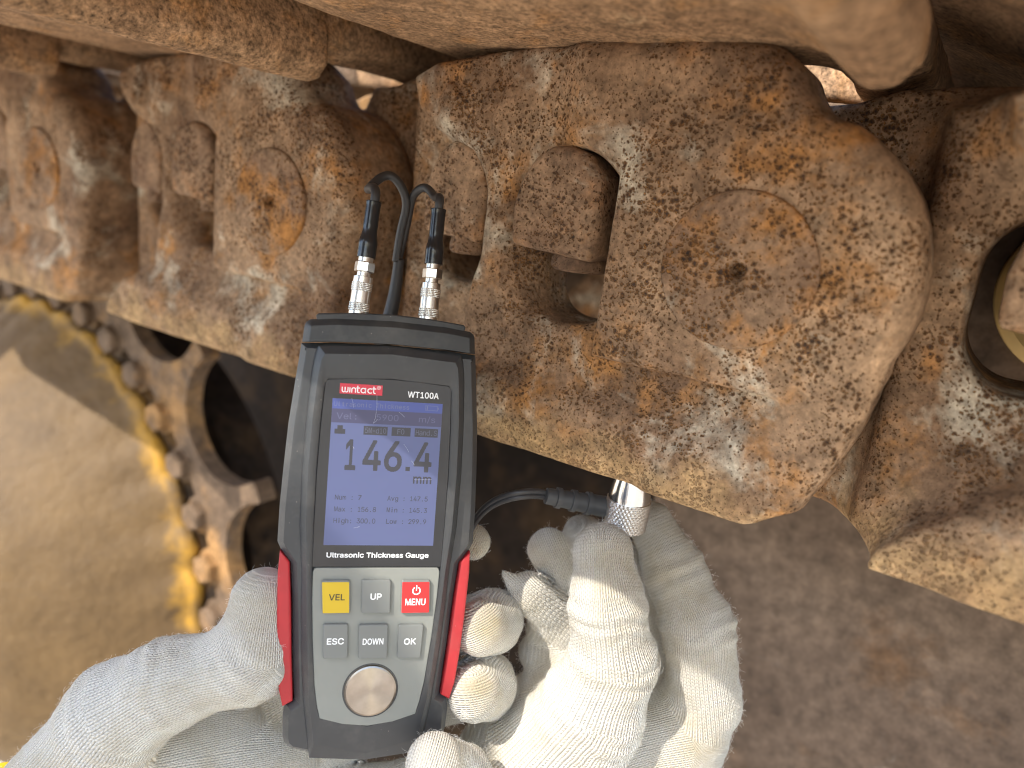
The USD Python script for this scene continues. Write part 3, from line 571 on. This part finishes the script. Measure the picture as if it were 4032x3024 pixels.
g_obj('reading_digits', big, 'lcd_ink', glass)
g_obj('screen_text', mono('mm', 10.4, 17.6, -3.3, 3.3, Z1, True), 'lcd_ink', glass)
for y, l, r_ in ((-9.85, 'Num : 7', 'Avg : 147.5'), (-14.1, 'Max : 156.8', 'Min : 145.3'), (-18.3, 'High: 300.0', 'Low : 299.9')):
    w = 14.9 / 11
    g_obj('screen_text', mono(l, -16.8, -16.8 + w * len(l), y, 1.75, Z1), 'lcd_ink', glass); g_obj('screen_text', mono(r_, 1.75, 16.6, y, 1.75, Z1), 'lcd_ink', glass)
lg = g_obj('logo_plate', rect(-17.4, 28.1, -2.45, 31.75, Z0), 'logo_red', glass)
def stroke(pts, w, z, n=24):
    from shapely.geometry import LineString
    g = LineString(pts).buffer(w / 2, quad_segs=5); m = trimesh.creation.extrude_polygon(g, .02, engine='earcut'); m.apply_translation((0, 0, z - .02)); return m
def arc(cx, cy, rx, ry, a0, a1, n=18): t = np.radians(np.linspace(a0, a1, n)); return list(zip(cx + rx * np.cos(t), cy + ry * np.sin(t)))
# rounded lower-case lettering of the maker's plate, drawn as strokes
sw = .36; xh = 1.62; y0 = 28.75; L = []
L += [[(-16.55, y0 + xh)] + arc(-16.05, y0 + .5, .5, .5, 180, 360) + [(-15.55, y0 + xh)], [(-15.55, y0 + .5)] + arc(-15.05, y0 + .5, .5, .5, 180, 360) + [(-14.55, y0 + xh)]]
L += [[(-13.9, y0), (-13.9, y0 + xh)], [(-13.2, y0), (-13.2, y0 + xh - .6)] + arc(-12.55, y0 + xh - .62, .65, .62, 180, 0) + [(-11.9, y0)]]
L += [[(-11.2, y0 + 2.3), (-11.2, y0 + .5)] + arc(-10.75, y0 + .48, .45, .48, 180, 290), [(-11.55, y0 + xh), (-10.5, y0 + xh)]]
L += [arc(-9.2, y0 + xh / 2, .78, xh / 2, 0, 360, 30), [(-8.42, y0), (-8.42, y0 + xh)]]
L += [arc(-6.75, y0 + xh / 2, .85, xh / 2, 55, 305)]
L += [[(-5.55, y0 + 2.3), (-5.55, y0 + .5)] + arc(-5.1, y0 + .48, .45, .48, 180, 290), [(-5.9, y0 + xh), (-4.85, y0 + xh)]]
g_obj('logo_letters', cat(*[stroke(l, sw, Z1) for l in L]), 'print_white', lg)
g_obj('registered_mark', cat(stroke(arc(-3.75, y0 + 2.1, .62, .62, 0, 360, 24), .12, Z1), text('R', -4.02, -3.42, y0 + 1.76, .68, Z1)), 'print_white', lg)
g_obj('model_name', text('WT100A', 6.7, 18.0, 28.05, 2.1, Z0, True), 'print_white', glass)
g_obj('panel_title', text('Ultrasonic Thickness Gauge', -18.35, 18.2, -30.75, 1.72, Z0, True), 'print_white', glass)
scr = [((-13, 26.5), (-12.2, 23.2)), ((-4.3, 28.2), (-4.2, 21.5)), ((-4.2, 21.5), (-4.9, 18)), ((-4.9, 18), (-3.6, 19.5)), ((6.4, 11), (8.4, 8.1)), ((-11.5, 9.3), (-11.2, 8.5)), ((11, -2), (17.4, -1.8)), ((-9.5, -20), (-7.4, -19.5)), ((4, 22.5), (6, 20.8)), ((9.5, 5), (10.8, 3.4))]
for a, b in scr: g_obj('scratch', stroke([a, ((a[0] + b[0]) / 2 + .15, (a[1] + b[1]) / 2), b], .07, .215), 'scratch', glass)
# keypad
kp = [(22.75, -36.0), (22.4, -46), (21.4, -60), (19.8, -76.8), (18.5, -84.4), (17.2, -89.5), (9, -92.0), (0, -93.1), (-9, -92.0), (-17.2, -89.5), (-18.5, -84.4), (-19.8, -76.8), (-21.4, -60), (-22.4, -46), (-22.75, -36.0), (-22.3, -34.9), (-21.6, -34.5), (21.6, -34.5), (22.3, -34.9)]
pad = g_obj('keypad', slab(kp, -1.4, .35, .35), 'keypad_rubber')
KEYS = [('VEL', (-19.6, -9.6, -38.6, -8.9, -18.7, -50.7), 'key_yellow', 'print_dark'), ('UP', (-5.5, 4.9, -38.5, 5.4, -5.0, -50.8), 'key_grey', 'print_white'), ('MENU', (8.8, 19.3, -38.7, 19.9, 9.2, -51.0), 'key_red', 'print_white'),
        ('ESC', (-18.1, -9.4, -54.5, -8.7, -17.4, -67.1), 'key_grey', 'print_white'), ('DOWN', (-5.6, 4.9, -54.9, 5.4, -5.0, -67.5), 'key_grey', 'print_white'), ('OK', (8.7, 18.0, -55.2, 17.5, 9.0, -67.8), 'key_grey', 'print_white')]
for s, (xa, xb, yt, xc, xd, yb), km, tm in KEYS:
    if s in ('VEL', 'ESC'): xc, xd = xc, xd
    poly = rounded_poly([(xa, yt), (xd, yb), (xc, yb), (xb, yt)], .8)
    two = km != 'key_grey'
    k_ = g_obj('key', slab(poly, -.2, 1.75, .45), 'key_grey', pad, 25, {'VEL': 'yellow key', 'MENU': 'red power and menu key'}.get(s))
    if two:
        ip = rounded_poly([(xa + .25, yt - .6), (xd + .25, yb + .25), (xc - .3, yb + .25), (xb - .3, yt - .6)], .35)
        g_obj('key_top', slab(ip, 1.3, 1.80, .12), km, k_)
    cx = (xa + xb + xc + xd) / 4 + (.35 if s == 'VEL' else 0); cy = (yt + yb) / 2
    w = {'VEL': 5.6, 'UP': 4.0, 'MENU': 7.4, 'ESC': 5.9, 'DOWN': 7.4, 'OK': 4.4}[s]; h_t = {'MENU': 2.3}.get(s, 2.15)
    zt = 1.83 if two else 1.78
    yb_ = cy - 1.0 - (2.0 if s == 'MENU' else 0) - (.1 if s == 'VEL' else 0)
    g_obj('key_lettering', text(s, cx - w / 2, cx + w / 2, yb_, h_t, zt, True), tm, k_)
    if s == 'MENU':
        g_obj('power_symbol', cat(stroke(arc(cx + .1, cy + 2.3, 1.35, 1.35, 125, 415, 26), .42, zt), stroke([(cx + .1, cy + 2.5), (cx + .1, cy + 4.2)], .42, zt)), tm, k_)
kn = thing_prim = UsdGeom.Xform.Define(stage, path_for('test_block', gauge)); kn.AddTransformOp().Set(mat4((1, 0, 0), (0, 1, 0), (0, 0, 1), (.0002, -.0798, 0)))
_gr = [(r_, 1.25 - (.018 if i_ % 2 else 0)) for i_, r_ in enumerate(np.linspace(.05, 8.7, 120))]      # turning grooves
g_obj('steel_disc', lathe([(0, 1.25)] + _gr + [(9.25, 1.0), (9.55, .5), (9.55, -1), (0, -1)], 120), 'turned_steel', kn.GetPrim(), False)
g_obj('disc_recess', lathe([(9.6, .37), (10.05, .37), (10.05, .30), (9.6, .30)], 96), 'case_plastic', kn.GetPrim())
# lint on the case
# ---- the two plugs and the twin cable (a thing of its own: it unplugs)
def knurled(r0, h, n=44, rows=5):
    a = np.arange(n * 2) * np.pi / n; z = np.linspace(0, h, rows * 2 + 1); v = []
    for i, zz in enumerate(z): v.append(np.c_[(r0 + .20 * ((np.arange(n * 2) % 2 == 0) & (i % 2 == 1)))[:, None] * np.c_[np.cos(a), np.sin(a)], np.full(n * 2, zz)])
    return rings_mesh(v)
cable = thing('probe_cable', 'black twin cable with two metal plugs and a ribbed boot at the probe', 'cable')
def plug(x, lean):
    o = gp(x, 56.6, -12.5); ax = GY + GX * lean[0] + GZ * lean[1]; ax /= np.linalg.norm(ax); fr = frame_to(ax)
    def put(m): m = m.copy(); m.vertices = m.vertices @ fr * .001 + o; return m
    pl = obj('plug', put(lathe([(0, -3), (3.55, -3), (3.6, .2), (3.55, 1.6), (3.55, 4.8), (3.6, 4.9), (3.6, 9.0), (3.5, 9.1), (3.5, 12.4), (3.55, 12.5), (3.5, 14.4), (3.0, 14.6), (2.5, 14.7), (2.5, 16.3), (0, 16.3)], 64)), 'steel_satin', cable)
    for z in (1.6, 9.1):
        m = knurled(3.62, 3.2); m.apply_translation((0, 0, z)); obj('knurl_band', put(m), 'steel_satin', pl, smooth=False)
    obj('hex_nut', put(lathe([(2.4, 16.2), (3.5, 16.2), (3.75, 16.5), (3.75, 19.6), (3.5, 20.0), (2.4, 20.0)], 6)), 'steel_satin', pl, smooth=False)
    obj('collar', put(lathe([(0, 20), (2.75, 20), (2.75, 22.4), (0, 22.4)], 40)), 'steel_satin', pl)
    zz = np.linspace(21.6, 42.5, 60); rr = 2.75 + .72 / (1 + np.exp((zz - 29.3) / .55)) + .05 * np.sin(zz * 1.7) * np.exp(-((zz - 29) / 4) ** 2) + .1 * np.exp(-((zz - 42.2) / .8) ** 2)
    obj('boot', put(lathe(np.r_[[(2.6, 21.6)], np.c_[rr, zz], [(1.8, 42.6)]], 40)), 'boot_gloss', pl)
    return o + ax * .0405, ax
e1, a1 = plug(-12.4, (.075, 0)); e2, a2 = plug(13.7, (.03, 0))
d0 = .292
sp1 = spline([e1, e1 + a1 * .006, at(1460, 735, .285), at(1535, 692, .290), at(1585, 745, d0), at(1600, 800, .294), at(1588, 870, .297), at(1570, 960, .300), at(1560, 1030, .302)], 90)
sp2 = spline([e2, e2 + a2 * .006, at(1712, 775, .284), at(1672, 739, .289), at(1632, 765, .293), at(1612, 830, .297), at(1598, 900, .300), at(1578, 980, .302), at(1566, 1030, .303)], 90)
obj('branch', tube(sp1, .00178, 20), 'cable_black', cable, smooth=True); obj('branch', tube(sp2, .00165, 20), 'cable_black', cable, smooth=True)
sl = spline([at(1572, 1018, .3025), at(1562, 1100, .304), at(1548, 1190, .305), at(1528, 1270, .305), at(1505, 1360, .304)], 40)
obj('join_sleeve', tube(sl, np.interp(np.linspace(0, 1, 40), [0, .03, .1, .5, 1], [.0021, .0023, .0022, .0029, .0034]), 24), 'cable_black', cable, smooth=True)
# ---- probe pressed against the rail from below
ptop = tp(-.0385, -.021, -.1062); fr = frame_to(W)
def prb(m): m = m.copy(); m.vertices = m.vertices @ fr * .001 + ptop; return m
probe = thing('ultrasonic_probe', 'chromed probe with a knurled grip held up against the rail', 'probe')
obj('polished_tip', prb(lathe([(0, .2), (5.6, .2), (6.0, 0), (6.4, -1), (7.6, -6.0), (8.25, -9.6), (8.5, -11.4), (8.5, -12.4), (0, -12.4)], 96)), 'chrome', probe)
n_, rows = 272, 60; a = np.arange(n_) * 2 * np.pi / n_; rg = []
for i, z in enumerate(np.linspace(-12.2, -24.6, rows)):
    tp_r = 8.75 - .45 * (i / rows) ** 2; hh = .34 * (np.abs(((a * 34 / (2 * np.pi) + i * .36) % 1) - .5) + np.abs(((a * 34 / (2 * np.pi) - i * .36) % 1) - .5))
    rg.append(np.c_[(tp_r + hh)[:, None] * np.c_[np.cos(a), np.sin(a)], np.full(n_, z)])
rg.append(np.c_[7.4 * np.cos(a), 7.4 * np.sin(a), np.full(n_, -25.6)])
obj('knurled_grip', prb(rings_mesh(rg)), 'steel_satin', probe, smooth=False)
# strain relief leaves the probe sideways
s0 = ptop - W * .0185 - U * .006; s1 = at(2150, 1952, .292); ax = s1 - s0; Ls = np.linalg.norm(ax) * 1000; fr2 = frame_to(ax); pr = []
for k in np.linspace(0, Ls, 240):
    f = k / Ls; r = 4.6 - 1.35 * f
    pos = (k - 4) % 6.4; r += .75 if pos < 2.1 and k > 8 else 0
    pr.append((r, k))
pr = [(0, 0)] + pr + [(2.0, Ls + .2), (0, Ls + .2)]
m = lathe(pr, 48); m.vertices = m.vertices @ fr2 * .001 + s0
obj('strain_relief', m, 'strain_grey', cable, smooth=50)
ax /= np.linalg.norm(ax)
tw = spline([s1 - ax * .004, s1 + ax * .005, at(2060, 1946, .289), at(1960, 1972, .292), at(1890, 2025, .296), at(1845, 2090, .300), at(1780, 2150, .306), at(1600, 2050, .312), at(1520, 1700, .314), at(1500, 1450, .310), at(1505, 1355, .3045)], 140)
for k in (-1, 1): obj('lead', tube(tw + np.outer(np.ones(len(tw)), W * .00105 * k), .0012, 14), 'cable_black', cable, smooth=True)

# ------------------------------------------------------------------ gloved hands
def glove(name, label, chains, palm, lo, hi, h, nub=(), soil=(), cuffs=None, kk=.005):
    """chains: list of dict(pts, r, N wales); palm: list of (a, b, ra, rb, k). Body as one surface; stitches counted along each chain."""
    F = Field(lo, hi, h)
    for (a, b, ra, rb, k) in palm: F.cone(a, b, ra, rb, k)
    G = F.g.copy(); F.g[:] = 1.0
    for c in chains:
        g0 = F.g; F.g = np.full(F.n, 1.0, np.float32)
        p, r = c['pts'], c['r']
        for i in range(len(p) - 1): F.cone(p[i], p[i + 1], r[i], r[i + 1], c.get('k', .003))
        one = F.g; F.g = g0
        F.union(one, c.get('ku', .0008))
    F.union(G, kk)
    for a, b, ra, rb in nub: F.cone(a, b, ra, rb, .0025)
    m = F.mesh(); m.vertices = F.project(m.vertices, 2)
    trimesh.smoothing.filter_taubin(m, iterations=6)
    _, n = F.sample(m.vertices)
    v = m.vertices
    fold = (meshkit.fbm(v * 95, 3, 17) - .5) * .0012 + (meshkit.fbm(v * 300, 2, 19) - .5) * .0005
    m.vertices = v + n * fold[:, None]
    # creases across the knuckles
    v = np.array(m.vertices)
    for c in chains:
        p = [np.asarray(q, float) for q in c['pts']]
        for i in range(1, len(p) - 1):
            t = p[i + 1] - p[i - 1]; t /= np.linalg.norm(t); d = v - p[i]; near = np.linalg.norm(d, axis=1) < c['r'][i] * 1.35
            x = d @ t + (meshkit.noise(v * 70, i) - .5) * .008
            side = np.clip(.6 - (n @ ((p[i - 1] + p[i + 1]) / 2 - p[i])) * 0, 0, 1)
            w = np.exp(-(x / .009) ** 2) * near * np.clip((c['r'][i] * 1.35 - np.linalg.norm(d, axis=1)) / (c['r'][i] * .2), 0, 1)
            v += n * (w * .0006 * np.sin(x / .0058 * 2 * np.pi / 1.3))[:, None]
    m.vertices = v
    v, f = m.vertices, m.faces
    # frames along every chain, carried along without twist
    fc = v[f].mean(1); best = np.full(len(f), 1e9); lab = np.zeros((len(f), 2), int)
    allc = chains + [dict(pts=[a, b], r=[ra, rb], N=round(2 * np.pi * max(ra, rb) / .00172), palm=True) for (a, b, ra, rb, k) in palm if k >= 0]
    segs = []
    for ci, c in enumerate(allc):
        p = [np.asarray(q, float) for q in c['pts']]; x = None; L = 0
        for i in range(len(p) - 1):
            t = p[i + 1] - p[i]; l = np.linalg.norm(t); t /= l
            if x is None:
                x = np.cross(t, [0, 1, 0]); x = np.cross(x, t)     # seam of the wales on the far side
            x = x - (x @ t) * t; x /= np.linalg.norm(x); y = np.cross(t, x)
            w = np.clip(((fc - p[i]) @ t) / l, 0, 1); rr = c['r'][i] + (c['r'][i + 1] - c['r'][i]) * w
            d = np.linalg.norm(fc - p[i] - (w * l)[:, None] * t, axis=1) - rr + (.0015 if c.get('palm') else 0)
            on = d < best; best[on] = d[on]; lab[on] = (len(segs), ci)
            segs.append((p[i], t, x, y, L, c['N'])); L += l
    st = np.zeros((len(f), 3, 2)); PV = .00150
    flat = {}
    for c in allc: flat[sum(len(d['pts']) - 1 for d in allc[:[id(e) for e in allc].index(id(c)) + 1]) - 1] = c.get('flat')
    for si, (o, t, x, y, L, N) in enumerate(segs):
        on = lab[:, 0] == si
        if not on.any(): continue
        q = v[f[on]] - o; an = np.arctan2(q @ y, q @ x) / (2 * np.pi)
        if flat.get(si) is not None:          # the blunt tip: wales run straight across it
            d = np.radians(flat[si]); b_ = np.array([np.cos(d), 0, np.sin(d)]); a_ = np.array([-np.sin(d), .0, np.cos(d)])
            st[on, :, 0] = q @ a_ / .00172 + 100; st[on, :, 1] = (q @ b_ + q[..., 1] * .7) / PV + 200; continue
        an = an - np.round(an - an[:, :1]); st[on, :, 0] = an * N + 100; st[on, :, 1] = (q @ t + L) / PV + 200
    t_ = thing(name, label, 'gloved hand')
    mp = usdkit.mesh(stage, path_for('glove', t_), m, M('knit_white'), smooth=True); pv = UsdGeom.PrimvarsAPI(mp)
    pv.CreatePrimvar('st', Sdf.ValueTypeNames.TexCoord2fArray, 'faceVarying').Set(Vt.Vec2fArray.FromNumpy(st.reshape(-1, 2).astype(np.float32)))
    so = np.zeros(len(v))
    for (c, r, amt) in soil: so = np.maximum(so, amt * np.clip(1.5 - 1.5 * np.linalg.norm(v - c, axis=1) / r, 0, 1) * (.4 + 1.2 * meshkit.fbm(v * 200, 3, 3)))
    pv.CreatePrimvar('soil', Sdf.ValueTypeNames.FloatArray, 'vertex').Set(Vt.FloatArray.FromNumpy(np.clip(so, 0, 1).astype(np.float32)))
    # loose cotton fibres standing off the knit
    g_ = np.random.default_rng(5); K = 13000
    ar = m.area_faces; fi = g_.choice(len(f), K, p=ar / ar.sum()); bc = g_.dirichlet((1, 1, 1), K)
    o = (v[f[fi]] * bc[:, :, None]).sum(1); nn = m.face_normals[fi]; tg = np.cross(nn, g_.normal(size=(K, 3))); tg /= np.linalg.norm(tg, axis=1, keepdims=True)
    ln = g_.uniform(.0005, .0017, K)[:, None]; lift = g_.uniform(.25, .8, K)[:, None]; s2 = g_.normal(size=(K, 3)) * .0004
    pts = np.stack([o - nn * .0002, o + (nn * lift * .5 + tg * .4) * ln, o + (nn * lift + tg * .8) * ln + s2, o + (nn * lift * .9 + tg * 1.1) * ln * 1.05 + s2 * 2], 1)
    bcv = UsdGeom.BasisCurves.Define(stage, path_for('fuzz', t_)); bcv.CreateTypeAttr('linear'); bcv.CreatePointsAttr(Vt.Vec3fArray.FromNumpy(pts.reshape(-1, 3).astype(np.float32)))
    bcv.CreateCurveVertexCountsAttr(Vt.IntArray([4] * K)); bcv.CreateWidthsAttr(Vt.FloatArray([.000035])); bcv.SetWidthsInterpolation('constant')
    UsdShade.MaterialBindingAPI.Apply(bcv.GetPrim()).Bind(M('fuzz')); bcv.GetPrim().SetCustomDataByKey('kind', 'stuff')
    return t_
def ch(pts, r, N=None, **k): return dict(pts=[at(*p) for p in pts], r=[x / 1000 for x in r], N=N or round(2 * np.pi * max(r[:-1]) / 1.72), **k)
def pl(a, b, ra, rb, k=.010): return (at(*a), at(*b), ra / 1000, rb / 1000, k)

# right hand: pinches the probe between thumb (near) and index finger (far side)
RD = .018
def atr(x, y, d): return at(x, y, d + RD)
def chr_(pts, r, N=None, **k): return ch([(x, y, d + RD) for x, y, d in pts], [q * 1.065 for q in r], N, **k)
def plr(a, b, ra, rb, k=.010): return pl((a[0], a[1], a[2] + RD), (b[0], b[1], b[2] + RD), ra * 1.065, rb * 1.065, k)
rt = [chr_([(2130, 3010, .286), (2330, 2790, .272), (2415, 2600, .264), (2392, 2390, .257), (2375, 2175, .264)], [22, 18.5, 14.6, 12.2, 10.9], 46, k=.008),
      chr_([(2775, 2760, .290), (2748, 2470, .284), (2655, 2250, .292), (2560, 2060, .300)], [14.5, 13.4, 11.6, 9.2], k=.006),
      chr_([(2700, 2760, .305), (2640, 2420, .325), (2440, 2230, .315), (2295, 2105, .300)], [13, 12.5, 10.5, 8.0], k=.005),
      chr_([(2600, 2800, .312), (2500, 2480, .332), (2290, 2330, .318), (2160, 2165, .300)], [13, 12.2, 10.6, 8.8], k=.005, flat=115),
      chr_([(2480, 2840, .315), (2360, 2570, .325), (2225, 2440, .308), (2080, 2330, .293)], [12, 11.2, 9.8, 8.4], k=.005, flat=140)]
rp_ = [plr((2150, 3350, .300), (2250, 2980, .288), 27, 24), plr((2450, 3300, .300), (2700, 2870, .295), 26, 17), plr((2320, 2950, .290), (2620, 2880, .296), 20, 19),
       plr((2300, 3250, .300), (2600, 2900, .305), 26, 16), plr((2130, 2960, .288), (2040, 3330, .295), 20, 26), plr((2200, 2900, .31), (2250, 2600, .318), 14, 9, .012), plr((1960, 3000, .295), (2250, 3100, .295), 18, 22), plr((2010, 2840, .305), (2260, 2690, .302), 14, 15, .008), plr((2110, 2570, .306), (2300, 2590, .310), 7.5, 10, .004), plr((2120, 2480, .304), (2300, 2490, .312), 5.5, 8, .003)]
glove('gloved_hand', 'right hand in a white knit cotton glove pinching the probe against the rail', rt, rp_, atr(1750, 3450, .26) - [.0, .05, .0], atr(2960, 1900, .30) + [.01, .08, .01], .0011,
      nub=[(atr(2020, 2290, .290), atr(1978, 2250, .288), .0035, .0008), (atr(2885, 2690, .285), atr(2912, 2715, .285), .002, .0007)],
      soil=[(atr(2300, 2120, .252), .009, .5), (atr(2120, 2190, .292), .011, .5), (atr(2080, 2380, .285), .012, .35)])
# left hand: holds the gauge from behind, thumb along its left side, fingertips on its right
lt = [ch([(140, 3215, .285), (470, 2810, .274), (660, 2695, .270), (985, 2600, .267), (1035, 2360, .2685)], [22, 18, 14.8, 13.6, 11.6], 50, k=.009),
      ch([(900, 2620, .318), (1250, 2300, .325), (1700, 2110, .322), (1860, 2135, .306)], [16, 12, 10.5, 7.6], k=.005, flat=60),
      ch([(1050, 2800, .325), (1650, 2480, .325), (1940, 2445, .306), (1893, 2475, .288)], [15, 12.5, 11.8, 11.0], k=.005, flat=24),
      ch([(1150, 2960, .325), (1650, 2760, .322), (1915, 2700, .302), (1868, 2730, .284)], [15, 12.5, 12.0, 10.8], k=.005, flat=8),
      ch([(1250, 3150, .315), (1620, 3120, .306), (1810, 3070, .272), (1712, 3000, .2545)], [14, 12, 11.5, 10.2], k=.005, flat=70)]
lp_ = [pl((0, 3350, .320), (900, 2700, .322), 24, 17), pl((250, 3400, .320), (1050, 2850, .325), 25, 17), pl((500, 3500, .320), (1150, 3000, .325), 25, 17), pl((700, 3600, .315), (1250, 3180, .315), 24, 16),
       pl((420, 2950, .295), (900, 2860, .308), 17, 14, .012), pl((640, 3050, .298), (1150, 2960, .312), 16, 13, .012)]
glove('gloved_hand', 'left hand in a white knit cotton glove holding the gauge from behind', lt, lp_, at(-350, 3700, .29) - [.0, .06, .0], at(2060, 2000, .30) + [.01, .07, .01], .0012,
      soil=[(at(1930, 2440, .276), .016, .95), (at(1900, 2700, .270), .016, .95), (at(1880, 2130, .30), .012, .7), (at(1740, 2960, .245), .014, .3)])

wr = at(60, 3240, .290); wa = at(470, 2790, .274) - wr; m = lathe([(.0225, -.003), (.0245, -.0025), (.0255, 0), (.0245, .0025), (.0225, .003)], 64, wr, wa)
m.vertices += (meshkit.fbm(m.vertices * 220, 2, 1) - .5)[:, None] * .0015
obj('cuff_band', m, 'cuff_yellow', stage.GetPrimAtPath('/World/gloved_hand_001'), smooth=True)

# ------------------------------------------------------------------ the onlooker left of the camera, out of the picture, whose shadow lies over gauge and left hand
plain('jacket_blue', (.03, .045, .09), .8); plain('skin', (.45, .27, .19), .5); plain('hair_dark', (.02, .016, .013), .6); plain('trousers_grey', (.06, .06, .065), .85)
HC = np.array([-.608, -.434, .560]); hx = np.array([.816, .578, 0]) * np.array([1, -1, 1]); hy = np.array([.578, .816, 0])          # x to the right, y the way the person faces
per = thing('person', 'person in a dark jacket standing left of the camera, looking on', 'person', mat4(hx, hy, (0, 0, 1), (HC[0], HC[1], GROUND_Z)))
H = HC[2] - GROUND_Z
F = Field((-.36, -.22, -.02), (.36, .26, H + .16), .0085)
E_ = lambda c, r: (np.sqrt(((F.X - c[0]) / r[0]) ** 2 + ((F.Y - c[1]) / r[1]) ** 2 + ((F.Z - c[2]) / r[2]) ** 2) - 1) * min(r)
F.union(E_((0, 0, H + .01), (.074, .094, .112))); F.union(E_((0, .03, H - .06), (.055, .07, .06)), .02); F.cone((0, .095, H - .005), (0, .105, H - .03), .010, .014, .012)
for s in (-1, 1):
    F.cone((s * .077, -.005, H + .015), (s * .079, -.01, H - .03), .012, .009, .006)
F.cone((0, -.01, H - .08), (0, -.02, H - .22), .056, .062, .02); F.cone((-.16, -.02, H - .27), (.16, -.02, H - .27), .065, .065, .05)
F.cone((0, -.01, H - .38), (0, -.01, H - .62), .145, .125, .06); F.cone((-.06, -.01, H - .72), (.06, -.01, H - .72), .115, .115, .05)
for s in (-1, 1):
    F.cone((s * .205, -.02, H - .28), (s * .255, -.03, H - .55), .052, .043, .03); F.cone((s * .255, -.03, H - .55), (s * .245, .06, H - .80), .041, .030, .01)
    F.cone((s * .245, .06, H - .81), (s * .24, .09, H - .90), .032, .028, .01)
    for k in range(4): F.cone((s * (.22 + .014 * k), .09, H - .89), (s * (.218 + .014 * k), .10, H - .965 + .012 * abs(k - 1.5)), .009, .008, .004)
    F.cone((s * .215, .10, H - .86), (s * .195, .125, H - .92), .011, .009, .006)
    F.cone((s * .09, -.01, H - .78), (s * .095, 0, H - 1.20), .083, .056, .03); F.cone((s * .095, 0, H - 1.20), (s * .10, -.02, .07), .054, .040, .01); F.cone((s * .10, -.04, .04), (s * .115, .15, .03), .042, .036, .02)
pm = F.mesh(); pm.vertices = F.project(pm.vertices, 2)
obj('body', pm, 'skin', per, smooth=True)
def cloth(name, keep, off, mt):
    _, n = F.sample(pm.vertices); q = trimesh.Trimesh(pm.vertices + n * off, pm.faces[keep(pm.triangles_center)], process=False); q.remove_unreferenced_vertices(); obj(name, q, mt, per, smooth=True)
cloth('jacket', lambda c: (c[:, 2] < H - .135) & (c[:, 2] > H - .80) & ~((np.abs(c[:, 0]) > .19) & (c[:, 2] < H - .79)), .008, 'jacket_blue')
cloth('trousers', lambda c: (c[:, 2] < H - .77) & (c[:, 2] > .09) & (np.abs(c[:, 0]) < .19), .006, 'trousers_grey'); cloth('boots', lambda c: c[:, 2] < .12, .009, 'hair_dark')
cloth('hair', lambda c: (c[:, 2] > H + .045 + .5 * np.maximum(0, c[:, 1])) | ((c[:, 1] < -.03) & (c[:, 2] > H - .05) & (np.abs(c[:, 0]) < .08)), .008, 'hair_dark')
for s in (-1, 1):
    e = trimesh.creation.icosphere(2, .012); e.apply_translation((s * .031, .079, H + .008)); obj('eye', e, 'print_white', per, smooth=True)
b = trimesh.creation.capsule(.04, .005); b.apply_transform(trimesh.transformations.rotation_matrix(np.pi / 2, (0, 1, 0))); b.apply_translation((-.02, .094, H - .055)); obj('mouth', b, 'red_rubber', per, smooth=True)
